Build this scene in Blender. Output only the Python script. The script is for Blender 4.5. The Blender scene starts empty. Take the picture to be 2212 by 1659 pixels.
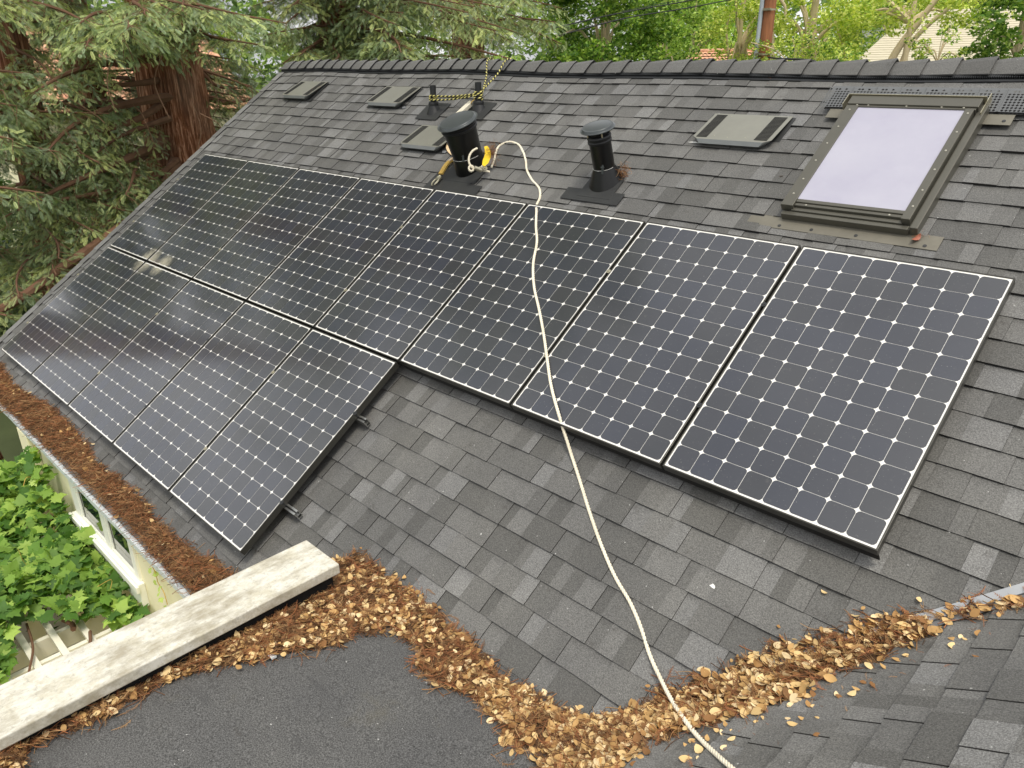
import bpy, math, random
import numpy as np
from mathutils import Matrix, Vector
PI = math.pi
rng = np.random.default_rng(7)
random.seed(7)
sc = bpy.context.scene
C = sc.collection

# ------------------------------------------------------------------ camera
CM = np.array([[0.712025713, 0.702059774, -0.011465493],
               [0.265121968, -0.283934045, -0.921461773],
               [-0.650176689, 0.653064722, -0.38829981]])
CAM = np.array([9.280865206, -4.18684173, 0.967892167])
FPX = 1654.87            # focal length for a picture 2212 wide
cam_d = bpy.data.cameras.new('camera')
cam_o = bpy.data.objects.new('camera', cam_d)
C.objects.link(cam_o)
right, up, back = CM.T @ [1, 0, 0], CM.T @ [0, -1, 0], CM.T @ [0, 0, -1]
cam_o.matrix_world = Matrix([[right[i], up[i], back[i], CAM[i]] for i in range(3)] + [[0, 0, 0, 1]])
cam_d.sensor_width = 36.0
cam_d.lens = FPX / 2212 * 36.0
cam_d.clip_start = 0.05
cam_d.clip_end = 2000
sc.camera = cam_o

# ------------------------------------------------------------------ light
SUN = np.array([0.34, -0.22, 0.90]); SUN /= np.linalg.norm(SUN)
w = bpy.data.worlds.new('World'); sc.world = w; w.use_nodes = True
nt = w.node_tree; nt.nodes.clear()
sky = nt.nodes.new('ShaderNodeTexSky'); sky.sky_type = 'NISHITA'; sky.sun_disc = False
sky.sun_elevation = math.asin(SUN[2]); sky.sun_rotation = math.atan2(SUN[0], SUN[1])
sky.dust_density = 6; sky.air_density = 1.2
hs = nt.nodes.new('ShaderNodeHueSaturation'); hs.inputs['Saturation'].default_value = 0.30
hs.inputs['Value'].default_value = 1.0
bg = nt.nodes.new('ShaderNodeBackground'); bg.inputs['Strength'].default_value = 0.13
wo = nt.nodes.new('ShaderNodeOutputWorld')
ov = nt.nodes.new('ShaderNodeMix'); ov.data_type = 'RGBA'; ov.inputs[0].default_value = 0.62      # a thin bright overcast over the blue
tcw = nt.nodes.new('ShaderNodeTexCoord'); mpw = nt.nodes.new('ShaderNodeMapping'); mpw.inputs['Scale'].default_value = (1, 1, 2.2)
cln = nt.nodes.new('ShaderNodeTexNoise'); cln.inputs['Scale'].default_value = 2.6; cln.inputs['Detail'].default_value = 4; cln.inputs['Roughness'].default_value = 0.5
clr = nt.nodes.new('ShaderNodeValToRGB'); clr.color_ramp.elements[0].position = 0.36; clr.color_ramp.elements[0].color = (0.36, 0.37, 0.40, 1)
clr.color_ramp.elements[1].position = 0.64; clr.color_ramp.elements[1].color = (1.0, 1.0, 0.99, 1)
clm = nt.nodes.new('ShaderNodeVectorMath'); clm.operation = 'SCALE'; clm.inputs['Scale'].default_value = 10.2
nt.links.new(tcw.outputs['Generated'], mpw.inputs[0]); nt.links.new(mpw.outputs[0], cln.inputs['Vector']); nt.links.new(cln.outputs['Fac'], clr.inputs[0]); nt.links.new(clr.outputs[0], clm.inputs[0]); nt.links.new(clm.outputs[0], ov.inputs[7])
nt.links.new(sky.outputs[0], hs.inputs['Color']); nt.links.new(hs.outputs[0], ov.inputs[6]); nt.links.new(ov.outputs[2], bg.inputs['Color'])
nt.links.new(bg.outputs[0], wo.inputs['Surface'])
sl = bpy.data.lights.new('sun', 'SUN'); sl.energy = 1.5; sl.angle = math.radians(14); sl.color = (1, 0.93, 0.8)
so = bpy.data.objects.new('sun', sl); C.objects.link(so)
so.rotation_euler = Vector(SUN).to_track_quat('Z', 'Y').to_euler()
so.location = (20, -10, 30)
sc.view_settings.view_transform = 'Standard'; sc.view_settings.look = 'None'
sc.view_settings.exposure = 0.42; sc.view_settings.gamma = 1

# ------------------------------------------------------------------ frames
PITCH = math.radians(34.81923686)
VD = np.array([0, -math.cos(PITCH), -math.sin(PITCH)])
NV = np.array([0, -math.sin(PITCH), math.cos(PITCH)])
OFF = 0.13
def ss(a, b, x):
    t = np.clip((x - a) / (b - a), 0, 1); return t * t * (3 - 2 * t)
def dzA(x, v):           # the old roof sags a little towards the middle of its ridge
    x = np.asarray(x, float); v = np.asarray(v, float)
    k = 1 - ss(-1.75, -0.5, v)
    return (-0.05 * ss(0.5, 6.5, x) + 0.007 * np.sin(x * 2.3 + 1) ) * k
def PA(x, v, h=0.0):
    x = np.asarray(x, float); v = np.asarray(v, float); h = np.asarray(h, float)
    x, v, h = np.broadcast_arrays(x, v, h)
    P = np.stack([x, np.zeros_like(x), np.zeros_like(x)], -1) + v[..., None] * VD + (h - OFF)[..., None] * NV
    P[..., 2] += dzA(x, v)
    return P
BA = 0.606; ZF = -1.69; XB = 7.755
def zA(x, y):
    z = 0.69550 * y - OFF / math.cos(PITCH)
    return z + dzA(x, -(y / math.cos(PITCH)) + 0.0)
def zB(x, y): return ZF + BA * (x - XB)
def zF(y): return ZF + 0.035 * np.maximum(0, -2.25 - np.asarray(y, float))
def ray(px, py):
    return CM.T @ np.array([(px - 1106) / FPX, (py - 829.5) / FPX, 1.0])
def at(px, py, d):       # the point seen there at distance d
    r = ray(px, py); return CAM + r / np.linalg.norm(r) * d
def onA(px, py, h=0.0):
    r = ray(px, py); s = (h - OFF - NV @ CAM) / (NV @ r); return CAM + s * r
def onZ(px, py, z):
    r = ray(px, py); return CAM + r * (z - CAM[2]) / r[2]
def toPix(P):
    P = np.asarray(P, float); c = (P - CAM) @ CM.T
    return 1106 + FPX * c[..., 0] / c[..., 2], 829.5 + FPX * c[..., 1] / c[..., 2]
def surf(x, y):
    x = np.asarray(x, float); y = np.asarray(y, float)
    a = zA(x, y); f = np.where((x > 6.1), zF(y), -99.0); b = np.where(x > 6.1, zB(x, y), -99.)
    return np.maximum(a, np.maximum(f, b))
def panel_top(x, y):
    v = -y / math.cos(PITCH) - OFF * 0
    inu = ((x > 0) & (x < 8.5) & (y < 0.0) & (y > -1.575 * math.cos(PITCH))) | ((x > 0) & (x < 5.31) & (y < 0) & (y > -3.15 * math.cos(PITCH)))
    return np.where(inu, 0.69550 * y, -99.)
def hit(px, py, lift=0.0, panels=False):
    r = ray(px, py); r = r / np.linalg.norm(r)
    t = np.arange(1.0, 16, 0.004); P = CAM + t[:, None] * r
    s = surf(P[:, 0], P[:, 1])
    if panels: s = np.maximum(s, panel_top(P[:, 0], P[:, 1]))
    k = np.argmax(P[:, 2] < s + lift)
    return P[k]

# ------------------------------------------------------------------ materials
def s2l(c):
    return tuple(((v / 255) / 12.92 if v / 255 <= 0.04045 else ((v / 255 + 0.055) / 1.055) ** 2.4) for v in c)
class NT:
    def __init__(s, name):
        s.m = bpy.data.materials.new(name); s.m.use_nodes = True; s.t = s.m.node_tree; s.n = s.t.nodes
        s.b = s.n['Principled BSDF']; s.out = s.n['Material Output']
        s.pos = s.n.new('ShaderNodeNewGeometry').outputs['Position']
    def link(s, a, b): s.t.links.new(a, b)
    def noise(s, scale, detail=3, rough=0.5, vec=None, stretch=None):
        n = s.n.new('ShaderNodeTexNoise'); n.inputs['Scale'].default_value = scale
        n.inputs['Detail'].default_value = detail; n.inputs['Roughness'].default_value = rough
        v = vec or s.pos
        if stretch:
            mp = s.n.new('ShaderNodeMapping'); mp.inputs['Scale'].default_value = stretch
            s.link(v, mp.inputs['Vector']); v = mp.outputs[0]
        s.link(v, n.inputs['Vector']); return n.outputs['Fac']
    def ramp(s, fac, stops):
        r = s.n.new('ShaderNodeValToRGB'); e = r.color_ramp.elements
        while len(e) < len(stops): e.new(0.5)
        for i, (p, c) in enumerate(stops):
            e[i].position = p; e[i].color = (*c, 1) if hasattr(c, '__len__') else (c, c, c, 1)
        s.link(fac, r.inputs[0]); return r.outputs[0]
    def mix(s, a, b, fac, mode='MIX'):
        m = s.n.new('ShaderNodeMix'); m.data_type = 'RGBA'; m.blend_type = mode
        for sock, val in ((m.inputs[6], a), (m.inputs[7], b), (m.inputs[0], fac)):
            if isinstance(val, (int, float)): sock.default_value = val if sock == m.inputs[0] else (val, val, val, 1)
            elif isinstance(val, tuple): sock.default_value = (*val, 1)
            else: s.link(val, sock)
        return m.outputs[2]
    def attr(s, name='Col'):
        a = s.n.new('ShaderNodeAttribute'); a.attribute_name = name; return a.outputs['Color']
    def bump(s, fac, strength=0.3, dist=0.01):
        b = s.n.new('ShaderNodeBump'); b.inputs['Strength'].default_value = strength; b.inputs['Distance'].default_value = dist
        s.link(fac, b.inputs['Height']); s.link(b.outputs[0], s.b.inputs['Normal'])
    def col(s, c):
        if isinstance(c, tuple): s.b.inputs['Base Color'].default_value = (*c, 1)
        else: s.link(c, s.b.inputs['Base Color'])
    def set(s, rough=0.8, metal=0.0, spec=0.5, coat=0.0, crough=0.03):
        s.b.inputs['Roughness'].default_value = rough; s.b.inputs['Metallic'].default_value = metal
        s.b.inputs['Specular IOR Level'].default_value = spec
        s.b.inputs['Coat Weight'].default_value = coat; s.b.inputs['Coat Roughness'].default_value = crough
        return s.m
def simple(name, rgb, rough=0.6, metal=0.0, spec=0.5, var=0.15, scale=12, bump=0.0, bscale=120, stretch=None):
    t = NT(name); c = s2l(rgb)
    f = t.noise(scale, 4, 0.6, stretch=stretch)
    t.col(t.mix(tuple(v * (1 - var) for v in c), tuple(min(1, v * (1 + var)) for v in c), f))
    if bump: t.bump(t.noise(bscale, 3), bump, 0.004)
    return t.set(rough, metal, spec)
def granule(name, attr=True, base=(0.06, 0.06, 0.06), stains=True, amp=1.0, extra=None):
    t = NT(name)
    c = t.attr() if attr else base
    g = t.noise(170, 2, 0.7)
    c = t.mix(c, t.ramp(g, [(0.34, 1 - .42 * amp), (0.5, 0.97), (0.68, 1 + .45 * amp)]), 1.0, 'MULTIPLY')
    g2 = t.noise(420, 1, 0.5)
    c = t.mix(c, t.ramp(g2, [(0.3, 0.75), (0.7, 1.25)]), 1.0, 'MULTIPLY')
    big = t.noise(1.6, 4, 0.6)
    c = t.mix(c, t.ramp(big, [(0.3, (0.86, 0.86, 0.87)), (0.7, (1.13, 1.12, 1.09))]), 1.0, 'MULTIPLY')
    if stains:
        st = t.noise(9, 6, 0.75)
        c = t.mix(c, (0.035, 0.03, 0.024), t.ramp(st, [(0.60, 0.0), (0.74, 0.6)]))
        fl = t.noise(60, 1, 0.3)
        c = t.mix(c, (0.5, 0.5, 0.48), t.ramp(fl, [(0.80, 0.0), (0.82, 0.8)]))
    if extra: c = extra(t, c)
    t.col(c); t.bump(g, 0.45, 0.004)
    t.b.inputs['Sheen Weight'].default_value = 0.34; t.b.inputs['Sheen Roughness'].default_value = 0.30
    return t.set(0.66, 0, 0.55)
M = {}
M['shingle'] = granule('roof_shingles')
def _moss(t, c):
    c = t.mix(c, (0.12, 0.105, 0.06), t.ramp(t.noise(2.3, 6, 0.7), [(0.60, 0.0), (0.76, 0.35)]))
    return t.mix(c, (0.035, 0.035, 0.036), t.ramp(t.noise(3.5, 5, 0.7, stretch=(1, 3.5, 1)), [(0.60, 0.0), (0.70, 0.4)]))
M['flat'] = granule('rolled_roofing', attr=False, base=(0.086, 0.086, 0.085), amp=1.7, extra=_moss)
def leafmat(name, trans=0.35, rough=0.55, spec=0.35, tint=(1.25, 1.3, 0.55)):
    t = NT(name); a = t.attr(); t.col(a); m = t.set(rough, 0, spec)
    tr = t.n.new('ShaderNodeBsdfTranslucent'); t.link(t.mix(a, tint, 1.0, 'MULTIPLY'), tr.inputs['Color'])
    mx = t.n.new('ShaderNodeMixShader'); mx.inputs[0].default_value = trans
    t.link(t.b.outputs[0], mx.inputs[1]); t.link(tr.outputs[0], mx.inputs[2]); t.link(mx.outputs[0], t.out.inputs['Surface'])
    return m
M['leaf'] = leafmat('green_leaves')
M['needle'] = leafmat('redwood_needles', 0.22, 0.5, 0.4)
M['litter'] = leafmat('dead_leaves', 0.10, 0.7, 0.25, (1.1, 0.95, 0.75))
def attrmat(name, rough=0.8, spec=0.3, metal=0.0):
    t = NT(name); t.col(t.attr()); return t.set(rough, metal, spec)
M['attr'] = attrmat('painted_attribute')
# redwood bark: fibrous vertical strips
t = NT('redwood_bark')
f = t.noise(7, 5, 0.75, stretch=(3.8, 3.8, 0.22)); f2 = t.noise(1.2, 3)
c = t.ramp(f, [(0.32, (0.05, 0.02, 0.012)), (0.5, (0.27, 0.11, 0.055)), (0.66, (0.72, 0.42, 0.27))])
t.col(t.mix(c, (0.16, 0.13, 0.10), t.ramp(f2, [(0.45, 0.0), (0.75, 0.6)]))); t.bump(f, 0.9, 0.05)
M['bark'] = t.set(0.95, 0, 0.15)
M['twig'] = simple('grey_brown_branch', (136, 108, 86), 0.9, spec=0.2, var=0.4, scale=6, bump=0.4, bscale=40)
M['redtwig'] = simple('red_brown_limb', (112, 84, 66), 0.9, spec=0.2, var=0.5, scale=5, bump=0.6, bscale=30)
M['palebark'] = simple('pale_mottled_bark', (206, 188, 156), 0.9, spec=0.2, var=0.35, scale=4, bump=0.3, bscale=30)
M['cream'] = simple('cream_stucco', (245, 238, 200), 0.9, spec=0.2, var=0.05, scale=3, bump=0.15, bscale=150)
M['white_trim'] = simple('white_window_trim', (240, 240, 228), 0.5, var=0.04, scale=5)
M['white_wood'] = simple('white_painted_wood', (236, 232, 214), 0.6, var=0.07, scale=7)
M['drip'] = simple('galvanised_strip', (216, 222, 224), 0.4, metal=0.1, var=0.08, scale=20)
M['black_metal'] = simple('black_painted_metal', (13, 13, 13), 0.3, spec=0.45, var=0.4, scale=14)
M['black_cap'] = simple('black_metal_cap', (72, 77, 78), 0.3, metal=0.35, spec=0.6, var=0.2, scale=10)
M['black_rubber'] = simple('black_rubber', (24, 25, 26), 0.5, var=0.2, scale=30)
M['lead'] = simple('painted_flashing', (50, 51, 51), 0.5, metal=0.1, var=0.35, scale=9, bump=0.25, bscale=12)
M['membrane'] = simple('bituminous_membrane', (34, 34, 34), 0.85, spec=0.2, var=0.4, scale=40, bump=0.5, bscale=150)
M['bronze'] = simple('bronze_cladding', (94, 92, 83), 0.34, metal=0.35, var=0.14, scale=5)
M['bronze_flash'] = simple('weathered_bronze_flashing', (122, 118, 106), 0.48, metal=0.5, var=0.3, scale=8)
M['vent'] = simple('grey_vent_metal', (142, 141, 130), 0.36, metal=0.45, var=0.12, scale=10)
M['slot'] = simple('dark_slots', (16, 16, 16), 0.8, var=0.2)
M['ventlip'] = simple('grey_vent_lip', (122, 125, 124), 0.38, metal=0.4, var=0.15, scale=10)
M['guard'] = simple('dark_grey_plastic', (96, 98, 99), 0.45, var=0.15, scale=12)
M['ridge_plastic'] = simple('black_ridge_plastic', (34, 36, 38), 0.5, var=0.2, scale=20)
M['screw'] = simple('screw_steel', (170, 167, 154), 0.35, metal=0.5)
M['steel'] = simple('galvanised_steel', (190, 184, 160), 0.35, metal=0.85, var=0.25, scale=60)
M['frame'] = simple('dark_anodised_frame', (72, 71, 66), 0.3, metal=0.5, var=0.15, scale=9)
M['rail'] = simple('aluminium_rail', (176, 176, 172), 0.35, metal=0.9)
M['valley'] = simple('grey_valley_metal', (150, 153, 156), 0.35, metal=0.5, var=0.12, scale=10)
M['cord'] = attrmat('braided_cord', 0.7)
M['strap'] = simple('yellow_webbing', (236, 200, 30), 0.7, var=0.12, scale=70, bump=0.2, bscale=300)
M['strap_dirty'] = simple('soiled_webbing', (206, 170, 84), 0.8, var=0.5, scale=30)
M['strap_pale'] = simple('pale_webbing', (216, 190, 150), 0.8, var=0.2, scale=40)
M['pack'] = simple('clear_plastic_sleeve', (222, 216, 196), 0.25, spec=0.6, var=0.1, scale=30)
M['paving'] = simple('patio_paving', (176, 168, 142), 0.9, var=0.2, scale=2)
M['grass'] = simple('ground_cover', (74, 84, 48), 0.95, var=0.5, scale=0.8)
M['polewood'] = simple('weathered_pole_wood', (150, 98, 66), 0.85, var=0.8, scale=7, stretch=(6, 6, 0.35))
M['conduit'] = simple('grey_conduit', (176, 186, 194), 0.5, var=0.06)
M['cable'] = simple('black_cable', (26, 27, 28), 0.6)
M['greyroof'] = simple('beige_grey_roof', (196, 188, 164), 0.9, var=0.2, scale=9, stretch=(0.6, 0.6, 8))
M['darkroof'] = simple('charcoal_roof', (98, 104, 112), 0.9, var=0.25, scale=7, stretch=(1, 1, 6))
M['whitewall'] = simple('white_wall', (226, 224, 216), 0.9, var=0.05)
M['poop'] = simple('white_dropping', (230, 230, 225), 0.8)
M['redleaf'] = simple('red_dead_leaf', (160, 96, 76), 0.6, var=0.3, scale=60)
# rope
t = NT('cream_cotton_rope'); f = t.noise(600, 2); f2 = t.noise(8, 4)
c = t.mix(s2l((222, 212, 186)), s2l((248, 242, 224)), f)
t.col(t.mix(c, s2l((196, 184, 158)), t.ramp(f2, [(0.5, 0.0), (0.8, 0.6)]))); t.bump(f, 0.3, 0.001)
M['rope'] = t.set(0.9, 0, 0.2)
# peeling white cap
t = NT('peeling_white_paint')
f = t.noise(3.4, 8, 0.72, stretch=(2.4, 0.9, 1)); f2 = t.noise(11, 7, 0.8, stretch=(1.3, 0.8, 1)); f3 = t.noise(30, 5, 0.8); f4 = t.noise(2.5, 5, 0.7)
c = t.mix(s2l((196, 191, 172)), s2l((216, 214, 203)), t.ramp(f2, [(0.4, 0.0), (0.55, 1.0)]))
c = t.mix(c, s2l((158, 150, 130)), t.ramp(f, [(0.46, 0.0), (0.62, 0.9)]))
c = t.mix(c, s2l((150, 144, 130)), t.ramp(f3, [(0.54, 0.0), (0.66, 0.65)]))
c = t.mix(c, s2l((70, 66, 52)), t.ramp(t.noise(9, 7, 0.85), [(0.66, 0.0), (0.71, 0.8)]))
t.col(c); t.bump(f2, 0.3, 0.004)
M['cap'] = t.set(0.6, 0, 0.4)
# tiles
t = NT('terracotta_tiles'); f = t.noise(3, 4, 0.7)
t.col(t.ramp(f, [(0.3, s2l((160, 112, 88))), (0.5, s2l((214, 160, 128))), (0.7, s2l((232, 196, 164)))])); M['tile'] = t.set(0.85, 0, 0.3)
# window glass
t = NT('window_glass'); t.col((0.02, 0.03, 0.028)); M['glass'] = t.set(0.02, 0, 1.0)
# skylight glass: bright sky reflection painted into a pale lavender base
t = NT('skylight_glass'); f = t.noise(2.2, 4, 0.6); g = t.noise(18, 3)
c = t.mix(s2l((156, 153, 172)), s2l((176, 175, 187)), t.ramp(f, [(0.15, 0.0), (0.85, 1.0)])); c = t.mix(c, s2l((176, 174, 186)), t.ramp(g, [(0.5, 0.0), (0.9, 0.25)]))
t.col(c); M['skyglass'] = t.set(0.25, 0, 0.5, 1.0, 0.3)
# solar cells: dark silicon under dusty glass
t = NT('solar_cells'); c = t.attr()
du = t.noise(30, 6, 0.75); du2 = t.noise(1.1, 4, 0.6)
c = t.mix(c, (0.092, 0.094, 0.098), t.ramp(du2, [(0.3, 0.06), (0.75, 0.26)]))
c = t.mix(c, (0.16, 0.155, 0.14), t.ramp(du, [(0.60, 0.0), (0.75, 0.35)]))
sp = t.noise(160, 1, 0.3); c = t.mix(c, (0.3, 0.3, 0.28), t.ramp(sp, [(0.76, 0.0), (0.80, 0.6)]))
def blot(cx, rad, col, lo, hi, sca):
    global c
    d = t.n.new('ShaderNodeVectorMath'); d.operation = 'DISTANCE'; d.inputs[1].default_value = cx; t.link(t.pos, d.inputs[0])
    q = t.n.new('ShaderNodeMath'); q.operation = 'MULTIPLY_ADD'; q.inputs[1].default_value = -1.0 / rad; q.inputs[2].default_value = 1.0; q.use_clamp = True
    t.link(d.outputs['Value'], q.inputs[0])
    n = t.noise(sca, 6, 0.75, stretch=(2.2, 1, 1)); a = t.n.new('ShaderNodeMath'); a.operation = 'MULTIPLY'; t.link(q.outputs[0], a.inputs[0]); t.link(n, a.inputs[1])
    c = t.mix(c, col, t.ramp(a.outputs[0], [(lo, 0.0), (hi, 0.8)]))
blot(tuple(onA(318, 562, OFF)), 0.34, (0.42, 0.39, 0.30), 0.20, 0.40, 26)
blot(tuple(onA(348, 572, OFF)), 0.24, (0.42, 0.39, 0.30), 0.18, 0.38, 26)
t.col(c); t.b.inputs['Coat IOR'].default_value = 1.65; M['cells'] = t.set(0.42, 0, 0.3, 1.0, 0.13)
t = NT('white_backsheet'); t.col(s2l((232, 230, 224))); M['backsheet'] = t.set(0.4, 0, 0.4, 1.0, 0.09)

# ------------------------------------------------------------------ mesh helpers
class G:
    def __init__(s): s.V = []; s.F = []; s.n = 0; s.c = []
    def add(s, V, F, col=None):
        V = np.asarray(V, float); s.V.append(V); s.F += [tuple(int(i) + s.n for i in f) for f in F]; s.n += len(V)
        s.c.append(np.tile(np.array(col if col is not None else (1, 1, 1), float), (len(V), 1)) if col is None or np.ndim(col) == 1 else np.asarray(col, float))
        return s
    def box(s, x0, x1, y0, y1, z0, z1, fn=None, col=None):
        V = np.array([(x, y, z) for x in (x0, x1) for y in (y0, y1) for z in (z0, z1)], float)
        if fn is not None: V = fn(V)
        return s.add(V, [(0, 1, 3, 2), (4, 6, 7, 5), (0, 4, 5, 1), (2, 3, 7, 6), (0, 2, 6, 4), (1, 5, 7, 3)], col)
    def prism(s, poly, h0, h1, fn=None, col=None):   # polygon in local xy, extruded in z
        n = len(poly); V = [(x, y, h0) for x, y in poly] + [(x, y, h1) for x, y in poly]
        V = np.array(V, float)
        if fn is not None: V = fn(V)
        return s.add(V, [tuple(range(n))[::-1], tuple(range(n, 2 * n))] + [(i, (i + 1) % n, n + (i + 1) % n, n + i) for i in range(n)], col)
    def tube(s, P, r, k=8, cap=True, col=None, closed=False):
        P = np.asarray(P, float); n = len(P); r = np.broadcast_to(np.asarray(r, float), (n,))
        T = np.gradient(P, axis=0); T /= np.linalg.norm(T, axis=1)[:, None] + 1e-12
        a = np.array([0, 0, 1.]) if abs(T[0][2]) < 0.9 else np.array([1., 0, 0])
        N = np.zeros_like(P); u = np.cross(T[0], a); u /= np.linalg.norm(u); N[0] = u
        for i in range(1, n):
            u = N[i - 1] - T[i] * (N[i - 1] @ T[i]); N[i] = u / (np.linalg.norm(u) + 1e-12)
        B = np.cross(T, N); th = np.arange(k) * 2 * PI / k
        V = P[:, None, :] + r[:, None, None] * (np.cos(th)[None, :, None] * N[:, None, :] + np.sin(th)[None, :, None] * B[:, None, :])
        V = V.reshape(-1, 3)
        F = [(i * k + j, i * k + (j + 1) % k, (i + 1) * k + (j + 1) % k, (i + 1) * k + j) for i in range(n - 1) for j in range(k)]
        if cap: F += [tuple(range(k))[::-1], tuple((n - 1) * k + j for j in range(k))]
        return s.add(V, F, col)
    def lathe(s, prof, k=40, base=(0, 0, 0), axis=(0, 0, 1), cap=True, col=None, rfun=None):
        base = np.array(base, float); ax = np.array(axis, float); ax /= np.linalg.norm(ax)
        u = np.cross(ax, [1, 0, 0]); u = u / np.linalg.norm(u) if np.linalg.norm(u) > 0.1 else np.array([0, 1., 0]); v = np.cross(ax, u)
        th = np.arange(k) * 2 * PI / k; V = []
        for r, z in prof: V.append(base + ax * z + r * (np.cos(th)[:, None] * u + np.sin(th)[:, None] * v))
        n = len(prof); V = np.concatenate(V)
        F = [(i * k + j, i * k + (j + 1) % k, (i + 1) * k + (j + 1) % k, (i + 1) * k + j) for i in range(n - 1) for j in range(k)]
        if cap: F += [tuple(range(k))[::-1], tuple((n - 1) * k + j for j in range(k))]
        return s.add(V, F, col)
def link(name, me, m, parent, smooth=False):
    if m is not None: me.materials.append(m)
    if smooth:
        me.polygons.foreach_set('use_smooth', np.ones(len(me.polygons), bool))
    o = bpy.data.objects.new(name, me); C.objects.link(o)
    if parent is not None: o.parent = parent
    return o
def org_of(parent):
    p = np.zeros(3); q = parent
    while q is not None: p = p + np.array(q.location); q = q.parent
    return p
def build(name, g, m, parent=None, smooth=False, bevel=0.0, world=True, cols=False, sharp=None):
    V = np.concatenate(g.V)
    if world and parent is not None: V = V - org_of(parent)
    loc = None
    if world and parent is None:
        loc = np.array([(V[:, 0].min() + V[:, 0].max()) / 2, (V[:, 1].min() + V[:, 1].max()) / 2, V[:, 2].min()]); V = V - loc
    me = bpy.data.meshes.new(name); me.from_pydata([tuple(v) for v in V], [], g.F)
    if cols:
        a = me.color_attributes.new('Col', 'FLOAT_COLOR', 'POINT'); cc = np.ones((len(V), 4)); cc[:, :3] = np.concatenate(g.c); a.data.foreach_set('color', cc.ravel())
    me.update()
    o = link(name, me, m, parent, smooth)
    if loc is not None: o.location = loc
    if bevel:
        b = o.modifiers.new('bevel', 'BEVEL'); b.width = bevel; b.segments = 2; b.limit_method = 'ANGLE'; b.angle_limit = math.radians(40)
    if smooth:
        try: me.set_sharp_from_angle(angle=math.radians(sharp or 40))
        except Exception: pass
    return o
def buildk(name, V, F, m, parent=None, cols=None, smooth=False, loc=None):   # V (n,3), F (m,k) of one k
    V = np.asarray(V, np.float32); F = np.asarray(F, np.int32)
    if parent is not None: V = V - org_of(parent).astype(np.float32)
    elif loc is None:
        loc = np.array([V[:, 0].mean(), V[:, 1].mean(), V[:, 2].min()], np.float32)
    if parent is None: V = V - np.asarray(loc, np.float32)
    me = bpy.data.meshes.new(name); k = F.shape[1]; m_ = len(F)
    me.vertices.add(len(V)); me.vertices.foreach_set('co', V.ravel())
    me.loops.add(m_ * k); me.loops.foreach_set('vertex_index', F.ravel())
    me.polygons.add(m_); me.polygons.foreach_set('loop_start', np.arange(0, m_ * k, k, dtype=np.int32))
    if cols is not None:
        a = me.color_attributes.new('Col', 'FLOAT_COLOR', 'POINT'); cc = np.ones((len(V), 4), np.float32); cc[:, :3] = cols; a.data.foreach_set('color', cc.ravel())
    me.update(calc_edges=True)
    o = link(name, me, m, parent, smooth)
    if parent is None: o.location = tuple(float(x) for x in loc)
    return o
def empty(name, loc, rot=(0, 0, 0)):
    o = bpy.data.objects.new(name, None); C.objects.link(o); o.empty_display_size = 0.2
    o.location = tuple(float(x) for x in loc); o.rotation_euler = rot; return o
def tag(o, label=None, cat=None, group=None, kind=None):
    if label: o['label'] = label
    if cat: o['category'] = cat
    if group: o['group'] = group
    if kind: o['kind'] = kind
    return o
def smoothpath(P, n=200):
    P = np.asarray(P, float); d = np.r_[0, np.cumsum(np.linalg.norm(np.diff(P, axis=0), axis=1))]
    # catmull-rom on chord length
    t = np.linspace(0, d[-1], n); out = np.zeros((n, P.shape[1]))
    m = np.gradient(P, d, axis=0); i = np.clip(np.searchsorted(d, t, 'right') - 1, 0, len(P) - 2)
    h = (d[i + 1] - d[i]); s = (t - d[i]) / h; s = s[:, None]; h = h[:, None]
    return (2 * s**3 - 3 * s**2 + 1) * P[i] + (s**3 - 2 * s**2 + s) * h * m[i] + (-2 * s**3 + 3 * s**2) * P[i + 1] + (s**3 - s**2) * h * m[i + 1]
def scatter(tV, tF, P, X, Y, Z, S):      # template copied to N frames; returns V, F
    tV = np.asarray(tV, float); tF = np.asarray(tF, np.int64); N = len(P)
    V = P[:, None, :] + S[:, None, None] * (tV[None, :, 0:1] * X[:, None, :] + tV[None, :, 1:2] * Y[:, None, :] + tV[None, :, 2:3] * Z[:, None, :])
    F = tF[None] + (np.arange(N) * len(tV))[:, None, None]
    return V.reshape(-1, 3), F.reshape(-1, tF.shape[1])
def frames(D, upv=None, jit=0.0):
    D = D / (np.linalg.norm(D, axis=1)[:, None] + 1e-9)
    U = np.tile(np.array([0, 0, 1.0]) if upv is None else upv, (len(D), 1)) if upv is None or np.ndim(upv) == 1 else upv
    U = U + jit * rng.normal(size=D.shape)
    Yv = np.cross(U, D); Yv /= np.linalg.norm(Yv, axis=1)[:, None] + 1e-9
    return D, Yv, np.cross(D, Yv)
def inpoly(px, py, poly):
    px = np.asarray(px); py = np.asarray(py); r = np.zeros(px.shape, bool); n = len(poly)
    for i in range(n):
        x0, y0 = poly[i]; x1, y1 = poly[(i + 1) % n]
        c = ((y0 > py) != (y1 > py)) & (px < (x1 - x0) * (py - y0) / (y1 - y0 + 1e-12) + x0); r ^= c
    return r

# ================================================================== SETTING
g = G(); g.box(-400, 400, -150, 650, -6.4, -6.0)
tag(build('ground', g, M['grass']), kind='structure')
g = G(); g.box(-1.5, 6.2, -9, -2.7, -5.2, -5.0)
tag(build('patio', g, M['paving']), kind='structure')

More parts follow.
